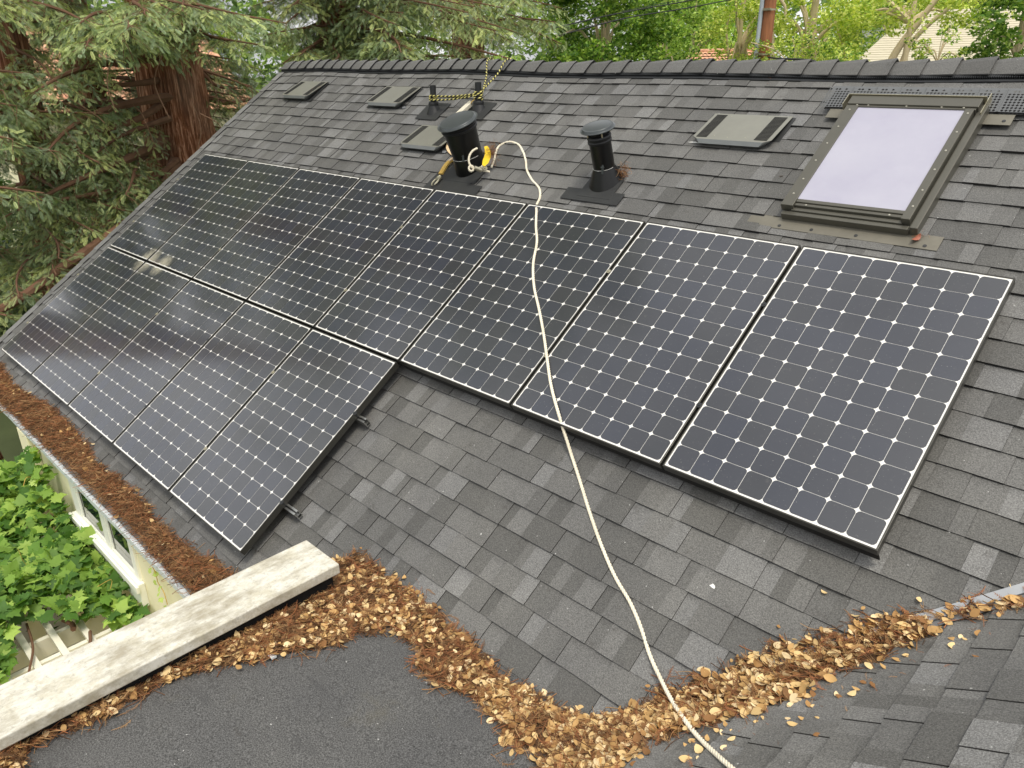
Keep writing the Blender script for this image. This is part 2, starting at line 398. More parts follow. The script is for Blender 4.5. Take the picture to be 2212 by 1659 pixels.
# ================================================================== HOUSE
house = tag(empty('house', (4, 0, -6)), 'cream stucco house under the dark grey shingle roof that carries the solar panels', 'house')
TONES = np.array([(0.084, 0.083, 0.078), (0.103, 0.102, 0.097), (0.123, 0.122, 0.117), (0.146, 0.146, 0.143)])
def shingles(name, fn, s0, s1, butts, E, seed, lift=1.0, tone=1.0):
    r = np.random.default_rng(seed); V = []; Cc = []
    def quad(a, b, c, d, ca, cb=None):
        V.extend((a, b, c, d)); cb = ca if cb is None else cb
        Cc.extend((ca, ca, cb, cb))
    edge = np.array([0.016, 0.015, 0.014])
    for k, t in enumerate(butts):
        ph = r.uniform(0, 6); jit = lambda s: 0.0016 * math.sin(s * 5.1 + ph) + 0.0008 * math.sin(s * 17 + ph * 2)
        wav = lambda s: 0.0016 * (1 + math.sin(s * 2.9 + ph)) * lift
        s = s0 - r.uniform(0, 0.3)
        tooth = r.random() < 0.5
        while s < s1:
            wd = r.uniform(0.14, 0.27) if tooth else r.uniform(0.05, 0.24)
            a, b = max(s, s0), min(s + wd, s1); s += wd; th = tooth; tooth = not tooth
            if b - a < 0.004: continue
            ti = r.choice(4, p=[0.22, 0.32, 0.28, 0.18]); col = TONES[ti] * r.uniform(0.9, 1.1)
            cuts = [a, b]
            if b - a > 0.13 and r.random() < 0.6: cuts = [a, a + (b - a) * r.uniform(0.3, 0.7), b]
            for ci in range(len(cuts) - 1):
                if ci: col = TONES[r.choice(4, p=[0.22, 0.32, 0.28, 0.18])] * r.uniform(0.9, 1.1)
                A0, B0 = cuts[ci], cuts[ci + 1]
                n = max(1, int((B0 - A0) / 0.07)); xs = np.linspace(A0, B0, n + 1)
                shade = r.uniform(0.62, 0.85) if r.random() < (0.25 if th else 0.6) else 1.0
                for i in range(n):
                    x, y = xs[i], xs[i + 1]
                    if th and i == 0 and ci == 0: x = x + 0.0012
                    if th and i == n - 1 and ci == len(cuts) - 2: y = y - 0.0012
                    hx = (0.0055 if th else 0.0025) * lift + wav(x) ; hy = (0.0055 if th else 0.0025) * lift + wav(y)
                    tx, ty = t + jit(x) - (0 if th else 0.0015), t + jit(y) - (0 if th else 0.0015)
                    h0 = -0.003 if not th else 0.0005
                    tm = t - E * 0.72; hm = lambda h: h0 + (h - h0) * 0.28
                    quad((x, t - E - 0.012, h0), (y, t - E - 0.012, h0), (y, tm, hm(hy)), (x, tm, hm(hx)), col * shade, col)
                    quad((x, tm, hm(hx)), (y, tm, hm(hy)), (y, ty, hy), (x, tx, hx), col)
                    quad((x, tx, hx), (y, ty, hy), (y, ty, -0.006), (x, tx, -0.006), edge)
                if th:
                    for xe, flag in ((cuts[0] + 0.0012, ci == 0), (cuts[-1] - 0.0012, ci == len(cuts) - 2)):
                        if flag:
                            he = 0.0055 * lift + wav(xe)
                            quad((xe, t - E - 0.012, 0.0005), (xe, t + jit(xe), he), (xe, t + jit(xe), -0.006), (xe, t - E - 0.012, -0.006), edge)
    # underlay keeps the gaps dark
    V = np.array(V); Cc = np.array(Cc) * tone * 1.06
    P = fn(V[:, 0], V[:, 1], V[:, 2])
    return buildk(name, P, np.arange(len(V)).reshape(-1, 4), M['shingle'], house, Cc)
E1 = 0.1467
butts = [0.142 + E1 * j for j in range(-12, 24)]
butts[-1] = 3.53
shingles('shingle_roof', PA, -0.60, 10.6, butts, E1, 3, lift=1.55)
g = G()
n = 40; xs = np.linspace(-0.6, 12, n)
for i in range(n - 1):       # decking under the shingles, both slopes
    for v0, v1 in [(-1.85, -1.2), (-1.2, -0.6), (-0.6, 3.53)]:
        g.add([PA(xs[i], v0, -0.012), PA(xs[i + 1], v0, -0.012), PA(xs[i + 1], v1, -0.012), PA(xs[i], v1, -0.012)], [(0, 1, 2, 3)], (0.02, 0.02, 0.02))
build('roof_deck', g, M['membrane'], house, cols=True)
# rear slope and gable
RP = PA(0, -1.862, 0)
g = G(); g.add([(-0.6, RP[1], RP[2] - 0.03), (12, RP[1], RP[2] - 0.08), (12, RP[1] + 5, RP[2] - 3.5), (-0.6, RP[1] + 5, RP[2] - 3.5)], [(0, 1, 2, 3)], (0.09, 0.09, 0.088))
build('rear_roof_slope', g, M['shingle'], house, cols=True)
g = G()
e0 = PA(-0.6, 3.53, -0.02); e1 = PA(-0.6, -1.85, -0.02)
g.add([(-0.58, e0[1], e0[2]), (-0.58, e1[1], e1[2]), (-0.58, e1[1], e1[2] - 0.2), (-0.58, e0[1], e0[2] - 0.2), (-0.55, e0[1], e0[2]), (-0.55, e1[1], e1[2]), (-0.55, e1[1], e1[2] - 0.2), (-0.55, e0[1], e0[2] - 0.2)],
      [(0, 1, 2, 3), (7, 6, 5, 4), (0, 3, 7, 4), (1, 5, 6, 2), (3, 2, 6, 7)])
build('rake_board', g, M['white_trim'], house)
# rake starter strips: narrow shingles laid along the sloping edge
V = []; Cc = []; v = -1.75; k = 0
while v < 3.5:
    L = 0.235; c_ = TONES[rng.choice([1, 2, 3])] * rng.uniform(1.1, 1.35); a, b = -0.605, -0.49 + rng.uniform(-0.003, 0.003)  # tabs lightened: brightness at grazing view painted into their tone
    q = [(a, v, 0.0075), (b, v, 0.0075), (b, v + L, 0.0135), (a, v + L, 0.0135), (a, v + L, 0.0135), (b, v + L, 0.0135), (b, v + L, 0.0), (a, v + L, 0.0), (b, v, 0.0075), (b, v, 0.0), (b, v + L, 0.0), (b, v + L, 0.0135)]
    V += q; Cc += [c_] * 4 + [np.array([0.016] * 3)] * 8; v += L - 0.01
V = np.array(V); buildk('rake_shingle', PA(V[:, 0], V[:, 1], V[:, 2] + 0.003), np.arange(len(V)).reshape(-1, 4), M['shingle'], house, np.array(Cc))

# side roof (falls towards the valley)
cb = 1 / math.sqrt(1 + BA * BA); NB = np.array([-BA * cb, 0, cb]); DB = np.array([-cb, 0, -BA * cb])
def PB(s, t, h=0.0):        # s along -y from y=0 ; t downslope from x=10.2
    s = np.asarray(s, float); t = np.asarray(t, float); h = np.asarray(h, float); s, t, h = np.broadcast_arrays(s, t, h)
    P0 = np.array([10.2, 0, zB(10.2, 0)])
    return P0 + t[..., None] * DB + h[..., None] * NB + np.stack([np.zeros_like(s), -s, np.zeros_like(s)], -1)
EB = 0.1372
bb = [(10.2 - 8.57) / cb + EB * j for j in range(-10, 7)]
shingles('side_shingle_roof', PB, -0.5, 7.6, bb, EB, 11, lift=1.25, tone=1.2)  # same shingles, raised tone paints in this slope's grazing brightness
g = G(); g.add([PB(-4, -2, -0.02), PB(9, -2, -0.02), PB(9, 3.0, -0.02), PB(-4, 3.0, -0.02)], [(0, 1, 2, 3)]); build('side_roof_deck', g, M['membrane'], house)
g = G(); g.add([PB(-4, -2.5, 0), PB(9, -2.5, 0), PB(9, -0.2, 0), PB(-4, -0.2, 0)], [(0, 1, 2, 3)], (0.09, 0.09, 0.088)); build('side_roof_upper', g, M['shingle'], house, cols=True)
# flat roof
g = G(); nx, ny = 40, 60
xs = np.linspace(6.17, 8.05, nx); ys = np.linspace(-9, -2.15, ny)
Vv = np.array([(x, y, float(zF(y)) + 0.004 * math.sin(x * 4 + y * 1.7) + 0.003 * math.sin(y * 5 + x)) for x in xs for y in ys])
Ff = [(i * ny + j, (i + 1) * ny + j, (i + 1) * ny + j + 1, i * ny + j + 1) for i in range(nx - 1) for j in range(ny - 1)]
g.add(Vv, Ff); build('flat_roof', g, M['flat'], house, smooth=True)
# valley metal
def valley_pt(y): return np.array([XB + (zA(XB, y) - ZF) / BA, y, float(zA(XB, y))])
g = G(); g2 = G(); ya, yb = -1.72, 0.2
for y0, y1 in zip(np.linspace(ya, yb, 12)[:-1], np.linspace(ya, yb, 12)[1:]):
    a, b = valley_pt(y0), valley_pt(y1); d = (b - a) / np.linalg.norm(b - a)
    qa = np.cross(NV, d); qa /= np.linalg.norm(qa); qa = qa if qa[0] < 0 else -qa     # up the main roof side
    qb = np.cross(NB, d); qb /= np.linalg.norm(qb); qb = qb if qb[0] > 0 else -qb
    g.add([a + NV * .014, b + NV * .014, b + qa * .048 + NV * .014, a + qa * .048 + NV * .014], [(0, 1, 2, 3)])
    g.add([a + NB * .017, b + NB * .017, b + qb * .05 + NB * .012, a + qb * .05 + NB * .012], [(0, 1, 2, 3)])
    ra, rb = a + NV * .012, b + NV * .012; u_ = np.array([0, 0, 1.])
    g2.add([ra - qa * .003, rb - qa * .003, rb - qa * .003 + u_ * .012, ra - qa * .003 + u_ * .012, ra + qa * .012, rb + qa * .012, rb + qa * .002 + u_ * .012, ra + qa * .002 + u_ * .012], [(0, 1, 2, 3), (4, 5, 6, 7), (3, 2, 6, 7)])
vf = build('valley_flashing', g, M['valley'], house); build('valley_rib', g2, M['ridge_plastic'], vf)

# ridge vent + ridge caps
g = G()
for x in np.arange(-0.58, 10.5, 0.0125):
    zz = float(dzA(x, -1.75)); g.box(x, x + 0.0055, -1.78, -1.712, 0.006, 0.026, lambda V: PA(V[:, 0], V[:, 1], V[:, 2]))
xs = np.arange(-0.6, 10.6, 0.2)
for x in xs:
    g.box(x, x + 0.2, -1.85, -1.725, 0.004, 0.021, lambda V: PA(V[:, 0], V[:, 1], V[:, 2]))
    g.box(x, x + 0.2, -1.712, -1.690, 0.002, 0.012, lambda V: PA(V[:, 0], V[:, 1], V[:, 2] + 0.002 * np.sin(V[:, 0] * 9)))
build('ridge_vent', g, M['ridge_plastic'], house)
APX = PA(0, -1.862, 0)
r_ = np.random.default_rng(5); V = []; Cc = []; F = []
for x in np.arange(-0.66, 10.4, 0.2005):
    c_ = TONES[r_.choice([0, 1, 1, 2])] * r_.uniform(0.95, 1.1) * 0.92
    x0, x1 = x + r_.uniform(-.006, .006), x + 0.245; dv = r_.uniform(-0.004, 0.004); lift1 = 0.042 + r_.uniform(0, .006); lift0 = 0.024
    rows = []
    for xx, hh, vv in ((x0, lift0, -1.742 + dv - 0.008), (x0 + (x1 - x0) * .45, (lift0 + lift1) / 2, -1.736 + dv), (x1, lift1, -1.724 + dv)):
        s = float(dzA(xx, -1.9)); pr = []
        P0 = PA(xx, vv, hh - 0.004); pr.append(P0)
        P1 = PA(xx, -1.785, hh + 0.002); pr.append(P1)
        apx_y = APX[1]; apx_z = float(APX[2]) + s + hh / math.cos(PITCH) - 0.006
        pr.append(np.array([xx, apx_y - 0.035, apx_z - 0.018])); pr.append(np.array([xx, apx_y, apx_z])); pr.append(np.array([xx, apx_y + 0.035, apx_z - 0.018]))
        pr.append(np.array([xx, apx_y + 0.15, apx_z - 0.11])); rows.append(pr)
    for i in range(2):
        for j in range(5):
            V += [rows[i][j], rows[i + 1][j], rows[i + 1][j + 1], rows[i][j + 1]]; Cc += [c_] * 4
    dn = np.array([0, 0, -0.008])
    for i in range(2):
        V += [rows[i][0], rows[i + 1][0], rows[i + 1][0] + dn, rows[i][0] + dn]; Cc += [np.array([.014] * 3)] * 4
    for j in range(5):
        V += [rows[2][j], rows[2][j + 1], rows[2][j + 1] + dn, rows[2][j] + dn]; Cc += [np.array([.014] * 3)] * 4
V = np.array(V); buildk('ridge_cap', V, np.arange(len(V)).reshape(-1, 4), M['shingle'], house, np.array(Cc))

# eave strip, walls, windows
ED = PA(0, 3.53, 0.0)
g = G(); r_ = np.random.default_rng(9)
for x in np.arange(-0.6, 5.9, 0.04):
    j1, j2 = .002 * math.sin(x * 7), .002 * math.sin(x * 11 + 1)
    g.box(x, x + 0.0405, ED[1] - 0.030 + j1, ED[1] + 0.005, ED[2] - 0.050, ED[2] - 0.006 + j2)
build('eave_strip', g, M['drip'], house)
g = G(); g.box(-0.6, 5.9, ED[1] + 0.006, ED[1] + 0.9, ED[2] - 0.06, ED[2] - 0.045); build('soffit', g, M['cream'], house)
g = G()
WY = -2.78
g.box(1.62, 2.50, WY, WY + .15, -6, ED[2] - .06); g.box(3.90, 6.0, WY, WY + .15, -6, ED[2] - .06); g.box(2.50, 3.90, WY, WY + .15, -6, -2.84); g.box(1.45, 1.6, WY, 2, -6, ED[2] - .06)
build('wall', g, M['cream'], house)
g = G(); g.box(1.29, 1.60, WY - 0.075, WY + .1, -6, ED[2] - .06); build('pilaster', g, M['cream'], house, bevel=0.008)
win = None
for k, (x0, x1) in enumerate(((2.50, 3.30), (3.302, 3.90))):
    g = G(); zb = -2.63
    xl, xr = x0 + (0.17 if k == 0 else 0.055), x1 - (0.07 if k == 0 else 0.075)
    g.box(x0, xl, WY - .022, WY + .10, zb, ED[2] - .06); g.box(xr, x1, WY - .022, WY + .10, zb, ED[2] - .06)
    g.box(xl, xr, WY - .02, WY + .10, zb, zb + 0.035)
    wn = build('window', g, M['white_trim'], house, bevel=0.004)
    g = G(); g.box(xl, xr, WY - .006, WY + .002, zb + 0.035, ED[2] - .06); build('window_pane', g, M['glass'], wn)
    for xx in ((xl, xl + .03), (xr - .03, xr)):
        g = G(); g.box(xx[0], xx[1], WY - .016, WY - .0065, zb + .036, ED[2] - .061); build('sash', g, M['white_trim'], wn, bevel=0.003)
g = G(); g.box(2.46, 3.94, WY - .05, WY - .001, -2.84, -2.631); g.box(2.44, 3.96, WY - .075, WY - .051, -2.69, -2.632); build('window_sill', g, M['white_trim'], house, bevel=0.004)

# parapet wall with white cap
pw = tag(empty('parapet_wall', (6.05, -5, -6)), 'low parapet with long peeling white painted cap crossing the lower left corner', 'parapet')
g = G(); nn = 60; ys = np.linspace(-9, -2.432, nn); r_ = np.random.default_rng(2)
g.box(5.885, 6.213, -9, -2.432, -1.560, -1.5); build('cap_board', g, M['cap'], pw, bevel=0.006)
g = G(); g.box(5.93, 6.175, -9, -2.46, -1.75, -1.5605); build('upstand', g, M['membrane'], pw)
g = G(); g.box(5.94, 6.165, -9, -2.70, -6, -1.7505); build('wall', g, M['cream'], pw)

# ================================================================== SOLAR PANELS
U, VV = 1.062, 1.575; PW, PH = 1.046, 1.559
def panel_proto():
    root = empty('solar_panel', (0, 0, 0), (PITCH, 0, 0))
    g = G(); lip, th = 0.0075, 0.046
    g.box(0, PW, -lip, 0, -th, 0); g.box(0, PW, -PH, -PH + lip, -th, 0)
    g.box(0, lip, -PH + lip, -lip, -th, 0); g.box(PW - lip, PW, -PH + lip, -lip, -th, 0)
    build('frame', g, M['frame'], root, world=False, bevel=0.0012)
    g = G(); g.box(lip, PW - lip, -PH + lip, -lip, -0.012, -0.0035); bs = build('backsheet', g, M['backsheet'], root, world=False)
    V = []; F = []; Cc = []; r = np.random.default_rng(4); pit = 0.1272; cw = 0.1252 / 2; cut = 0.0150
    ox = PW / 2 - 3.5 * pit; oy = -PH / 2 + 5.5 * pit
    for i in range(8):
        for j in range(12):
            cx, cy = ox + i * pit, oy - j * pit
            pl = [(cw - cut, -cw), (cw - cut * .42, -cw + cut * .42 * .62), (cw, -cw + cut)]
            pts = []
            for q in range(4):
                for (a, b) in pl:
                    for _ in range(q): a, b = -b, a
                    pts.append((cx + a, cy + b, -0.0025))
            n0 = len(V); V += pts; F.append(tuple(n0 + z for z in range(12)))
            base = np.array([(0.016, 0.019, 0.030), (0.017, 0.019, 0.027), (0.016, 0.020, 0.034), (0.018, 0.020, 0.026)][r.integers(4)])
            Cc += [base * r.uniform(0.85, 1.15)] * 12
    o = buildk('cell_grid', V, F, M['cells'], root, np.array(Cc))
    return root
proto = panel_proto()
def copytree(o, parent=None):
    c = o.copy(); C.objects.link(c)
    if parent is not None: c.parent = parent
    for ch in list(o.children): copytree(ch, c)
    return c
toplab = ['upper row solar panel at the left roof edge, pale dust smear at its foot', 'second solar panel of the upper row from the left roof edge',
          'third solar panel of the upper row from the left roof edge', 'fourth upper row solar panel, just left of the carabiner strap',
          'fifth upper row solar panel, directly below the widest black flue', 'sixth upper row solar panel, white rope entering over its top edge',
          'seventh upper row solar panel, next to last, left of the largest-looking one', 'last solar panel on the right end of the upper row, nearest and largest in view']
botlab = ['lower row solar panel at the far left corner above the gutter debris', 'second solar panel of the lower row from the left roof edge',
          'middle solar panel of the five in the lower row', 'fourth lower row solar panel, second from that row’s right end',
          'last solar panel on the right end of the lower row, above the white cap']
first = True
for row, labs in ((0, toplab), (1, botlab)):
    for i, lb in enumerate(labs):
        o = proto if first else copytree(proto); first = False
        P = np.array([i * U + 0.008, 0, 0]) + (row * VV + 0.008) * VD
        o.location = tuple(P)
        tag(o, lb, 'solar panel', 'solar panels in two rows on the main roof')
# mounting rails with clamps
def rail(v, x1, nclamp, lab):
    base = np.array([0, 0, 0]) + v * VD
    root = tag(empty('mounting_rail', tuple(base), (PITCH, 0, 0)), lab, 'mounting rail', 'rails under the solar panels')
    g = G(); z0, z1 = -0.105, -0.050
    g.box(-0.03, x1, -0.018, -0.013, z0, z1); g.box(-0.03, x1, 0.013, 0.018, z0, z1); g.box(-0.03, x1, -0.013, 0.013, z0, z0 + .005); g.box(-0.03, x1, -0.013, -0.005, z1 - .005, z1); g.box(-0.03, x1, 0.005, 0.013, z1 - .005, z1)
    g.box(-0.03, x1, -0.013, 0.013, -0.083, -0.079)
    build('rail_channel', g, M['rail'], root, world=False)
    for i in range(0, nclamp + (v > 1.5)):
        x = i * U if i else -0.008
        g = G(); g.lathe([(0.0001, 0.0065), (0.006, 0.0062), (0.0075, 0.003), (0.0155, 0.0028), (0.016, 0.0008), (0.0155, 0.0)], 20, (x, 0, 0.0008), (0, 0, 1)); g.box(x - .004, x + .004, -.004, .004, -0.05, 0.001)
        build('clamp', g, M['ridge_plastic'] if i % 2 else M['steel'], root, world=False, smooth=True)
rail(0.468, 8.46, 8, 'upper rail under the upper row of solar panels'); rail(1.18, 8.46, 8, 'lower rail under the upper row of solar panels')
rail(2.033, 5.375, 5, 'upper rail under the lower row, its end showing beside the panels'); rail(2.76, 5.42, 5, 'lowest rail under the lower row, its end jutting over the shingles')
g = G()  # dark skirt screening the gap below the upper row
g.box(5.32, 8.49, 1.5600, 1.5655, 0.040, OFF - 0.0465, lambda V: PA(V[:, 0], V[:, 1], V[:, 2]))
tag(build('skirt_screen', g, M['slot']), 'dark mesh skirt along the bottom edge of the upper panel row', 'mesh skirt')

# ================================================================== SKYLIGHT
SK = PA(7.5, -0.85, 0)
sk = tag(empty('skylight', tuple(SK), (PITCH, 0, 0)), 'bronze framed skylight with pale lavender glass on the upper roof', 'skylight')
lx = lambda x: x - 7.5
ly = lambda v: -(v + 0.85)
def bx(g, x0, x1, v0, v1, h0, h1): g.box(lx(x0), lx(x1), ly(v1), ly(v0), h0, h1); return g
X0, X1, V0, V1 = 7.135, 7.868, -1.335, -0.318
g = G(); bx(g, 7.15, 7.888, -1.34, -0.30, 0.0, 0.050); bx(g, 7.8881, 7.930, -1.34, -0.30, 0.0, 0.070); build('curb', g, M['bronze'], sk, world=False, bevel=0.004)
for a_, b_ in ((X0, 7.212), (7.832, X1 + .012)):
    g = G(); bx(g, a_, b_, V0 + .07, V1 - .012, 0.052, 0.100); build('side_frame', g, M['bronze'], sk, world=False, bevel=0.003)
g = G(); bx(g, X0, X1 + .03, V0 - .01, V0 + .0695, 0.052, 0.108); bx(g, X0 + .01, X1 + .02, V0 + .0700, V0 + .085, 0.052, 0.099); build('head_frame', g, M['bronze'], sk, world=False, bevel=0.003)
g = G(); bx(g, 7.212, 7.832, -0.398, -0.372, 0.06, 0.094); bx(g, 7.212, 7.832, -0.3715, -0.350, 0.05, 0.086); bx(g, 7.20, 7.84, -0.3495, -0.322, 0.03, 0.070)
bx(g, X0 + .012, X1 + .012, -0.3215, -0.292, 0.004, 0.060); build('sill_frame', g, M['bronze'], sk, world=False, bevel=0.003)
g = G(); bx(g, 7.2121, 7.8319, -1.25, -0.3985, 0.085, 0.0915); build('glass', g, M['skyglass'], sk, world=False)
g = G(); bx(g, X1 + .045, X1 + .049, -1.42, -1.245, 0.0, 0.085); bx(g, X0 - .02, X1 + .047, -1.352, -1.348, 0.05, 0.116); bx(g, X0 - .024, X0 - .020, -1.35, -1.25, 0.02, 0.115)
build('head_flashing', g, M['steel'], sk, world=False)
g = G(); bx(g, 7.03, 8.058, -0.315, -0.212, 0.012, 0.016); build('apron_flashing', g, M['bronze_flash'], sk, world=False)
for q_ in ((6.945, 7.06, -0.292, -0.235), (7.93, 8.072, -1.322, -1.232), (6.99, 7.14, -1.324, -1.238)):
    g = G(); bx(g, *q_, 0.012, 0.0155); build('step_flashing', g, M['bronze_flash'], sk, world=False)
for (x, v, h) in [(x, v, 0.1) for x in (7.172, 7.858) for v in (-1.215, -1.05, -0.89, -0.73, -0.56, -0.43)] + [(x, -1.263, 0.1) for x in (7.2, 7.27, 7.5, 7.7, 7.82)] + [(7.28, -0.36, 0.086), (7.76, -0.36, 0.086), (7.905, -1.1, .052), (7.905, -.5, .052)]:
    g = G(); g.lathe([(0.0064, 0.0), (0.006, 0.0022), (0.003, 0.0032), (0.0002, 0.0036)], 10, (lx(x), ly(v), h), (0, 0, 1)); build('screw', g, M['screw'], sk, world=False, smooth=True)
for (x, v) in [(7.16, -.235), (7.36, -.237), (7.62, -.24), (7.99, -.235), (8.03, -1.265)]:
    g = G(); g.lathe([(0.011, 0.0), (0.010, 0.002), (0.0002, 0.003)], 10, (lx(x), ly(v), 0.0162), (0, 0, 1)); build('nail_head', g, M['lead'], sk, world=False, smooth=True)

# perforated gutter guard above the skylight
gg = tag(empty('gutter_guard', tuple(PA(7.6, -1.435, 0.022)), (PITCH, 0, 0)), 'perforated dark grey plastic gutter guard strip laid above the skylight', 'gutter guard')
V = []; F = []
cs = 0.0215; rows = 8; x = 6.93; col = 0
while x < 8.6:
    for rr in range(rows):
        v = -1.506 + rr * cs; sk_ = (v + 1.33) * -0.05
        cx, cy = x + cs / 2, v + cs / 2; q = cs / 2; d = q * 0.86
        h = 0.030 + 0.012 * math.sin((v + 1.51) * 12) ; solid = (col % 7 == 6) or (rr < 1 and col % 7 in (0, 3, 5))
        c4 = [(cx - q, cy - q), (cx + q, cy - q), (cx + q, cy + q), (cx - q, cy + q)]
        n0 = len(V)
        dd = d if not solid else 0.0002
        m4 = [(cx, cy - dd), (cx + dd, cy), (cx, cy + dd), (cx - dd, cy)]
        for (a, b) in c4 + m4: V.append((a - 7.6, -(b + 1.42), 0.032 - 0.10 * max(0, b + 1.40) * 0 + 0.018 * (1 - ((b + 1.50) / 0.18))))
        for i in range(4): F += [(n0 + i, n0 + (i + 1) % 4, n0 + 4 + i), (n0 + i, n0 + 4 + i, n0 + 4 + (i + 3) % 4)]
    x += cs; col += 1
buildk('mesh_sheet', V, F, M['guard'], None).parent = gg
bpy.data.objects['mesh_sheet'].location = (0, 0, 0)
me = bpy.data.objects['mesh_sheet'].data
co = np.array(V, np.float32); me.vertices.foreach_set('co', co.ravel()); me.update()
g = G(); g.box(6.94 - 7.6, 8.6 - 7.6, -0.085, 0.10, 0.014, 0.016); build('hole_shade_sheet', g, M['slot'], gg, world=False)  # added black sheet, painting the shade seen through the holes
g = G(); g.box(6.93 - 7.6, 8.6 - 7.6, 0.0865, 0.104, 0.048, 0.0505); build('solid_edge', g, M['guard'], gg, world=False)
for k in range(12):
    xx = 6.93 - 7.6 + 0.0215 * 7 * k - 0.011
    g = G(); g.box(xx - .003, xx + .003, -0.083, 0.094, 0.0, 0.003, lambda V: np.c_[V[:, 0], V[:, 1], V[:, 2] + 0.034 + 0.018 * (V[:, 1] + 0.08) / 0.17]); build('rib', g, M['guard'], gg, world=False)

# ================================================================== ROOF VENTS
def vent_proto():
    root = empty('roof_vent', (0, 0, 0), (PITCH, 0, 0)); W, L = 0.60, 0.335; h0, h1 = 0.022, 0.072
    hh = lambda y: h0 + (h1 - h0) * (-y / L)
    g = G()
    g.prism([(0, 0), (W, 0), (W, -L + .03), (W - 0.045, -L), (0.045, -L), (0, -L + .03)][::-1], -0.002, 0.0, lambda V: np.c_[V[:, 0], V[:, 1], V[:, 2] + hh(V[:, 1])])
    build('cover_plate', g, M['vent'], root, world=False)
    g = G()
    g.add([(0.045, -L, h1), (W - .045, -L, h1), (W - .07, -L - .024, h1 - .020), (0.07, -L - .024, h1 - .020)], [(0, 1, 2, 3)])
    for s, e in ((0, 1), (W, -1)):
        g.add([(s, 0, h0), (s, -L + .03, hh(-L + .03)), (s + e * .045, -L, h1), (s + e * .07, -L - .024, h1 - .02), (s + e * .075, -L + .01, 0.012), (s + e * 0.03, -.02, 0.006)], [(0, 1, 5), (1, 4, 5), (1, 2, 3, 4)])
    g.add([(0.08, -L + .012, 0.0), (W - .08, -L + .012, 0.0), (W - .08, -L - .018, h1 - .022), (.08, -L - .018, h1 - .022)], [(0, 1, 2, 3)])
    build('bent_lip', g, M['ventlip'], root, world=False)
    g = G(); g.box(-0.02, W + .02, -L - .012, 0.0, 0.0105, 0.0125); build('base_flange', g, M['lead'], root, world=False)
    for xa, xb in ((0.028, 0.112), (W - .125, W - .03)):
        g = G()
        for k in range(19):
            y = -0.018 - k * 0.0158
            g.box(xa, xb, y - 0.0098, y, -0.0005, 0.0022, lambda V: np.c_[V[:, 0], V[:, 1], V[:, 2] + hh(V[:, 1])])
        build('louver_slots', g, M['slot'], root, world=False)
    for (x, y) in ((.16, -.285), (.27, -.30), (.4, -.29), (.15, -.03), (.44, -.03)):
        g = G(); g.lathe([(0.0035, 0), (0.002, 0.0016), (0.0001, 0.0018)], 8, (x, y, hh(y)), (0, 0, 1)); build('rivet', g, M['steel'], root, world=False)
    return root
vp = vent_proto(); vl = [((0.19, -1.49), 'small-looking flat roof vent at the far left below the ridge'), ((1.985, -1.455), 'flat roof vent left of the two roped pipes below the ridge'),
    ((3.15, -0.875), 'flat roof vent partly hidden behind the widest black flue'), ((6.165, -1.255), 'flat roof vent with pale lip just left of the skylight')]
for k, ((x, v), lb) in enumerate(vl):
    o = vp if k == 0 else copytree(vp); o.location = tuple(PA(x, v, 0)); tag(o, lb, 'roof vent', 'low louvred roof vents')
    patches = [(-.055, .035), (.575, .665)] if k == 3 else ([(.585, .65)] if k else [])
    for a, b in patches:
        g = G(); g.prism([(a, -.315), (a + .02, -.34), (b - .01, -.338), (b, -.318), (b - .03, -.306)], 0.0148, 0.0165); build('sealant_patch', g, M['poop'] if k == 3 else M['valley'], o, world=False)

# ================================================================== PIPES AND FLUES
def pipe(x, v, H, lab):
    b = PA(x, v, 0); root = tag(empty('vent_pipe', tuple(b)), lab, 'vent pipe', 'thin black vent pipes')
    g = G(); g.prism([(x - .16, v - .12), (x + .16, v - .12), (x + .16, v + .135), (x - .16, v + .135)], .0145, .0165, lambda V: PA(V[:, 0], V[:, 1], V[:, 2])); build('flashing_plate', g, M['lead'], root)
    g = G(); k = 36; th = np.arange(k) * 2 * PI / k; ringA = np.array([PA(x + .066 * math.cos(a), v + .075 * math.sin(a), .0165) for a in th]); ringB = b + np.array([0, 0, .066]) + np.c_[.042 * np.cos(th), -.042 * np.sin(th), 0 * th]
    g.add(np.r_[ringA, ringB], [(i, (i + 1) % k, k + (i + 1) % k, k + i) for i in range(k)]); build('cone', g, M['black_rubber'], root, smooth=True)
    g = G(); g.lathe([(.042, .064), (.049, .066), (.050, .084), (.046, .092), (.031, .096)], 32, b, (0, 0, 1)); build('rubber_collar', g, M['black_rubber'], root, smooth=True)
    g = G(); g.lathe([(.030, .06), (.030, H), (.026, H), (.026, H - .03)], 28, b, (0, 0, 1)); build('pipe_tube', g, M['black_rubber'], root, smooth=True)
    return b
p1 = pipe(3.10, -1.10, .245, 'thin black pipe on the left, tied with black and yellow cord')
p2 = pipe(3.70, -1.155, .255, 'thin black pipe on the right, wound with black and yellow cord')
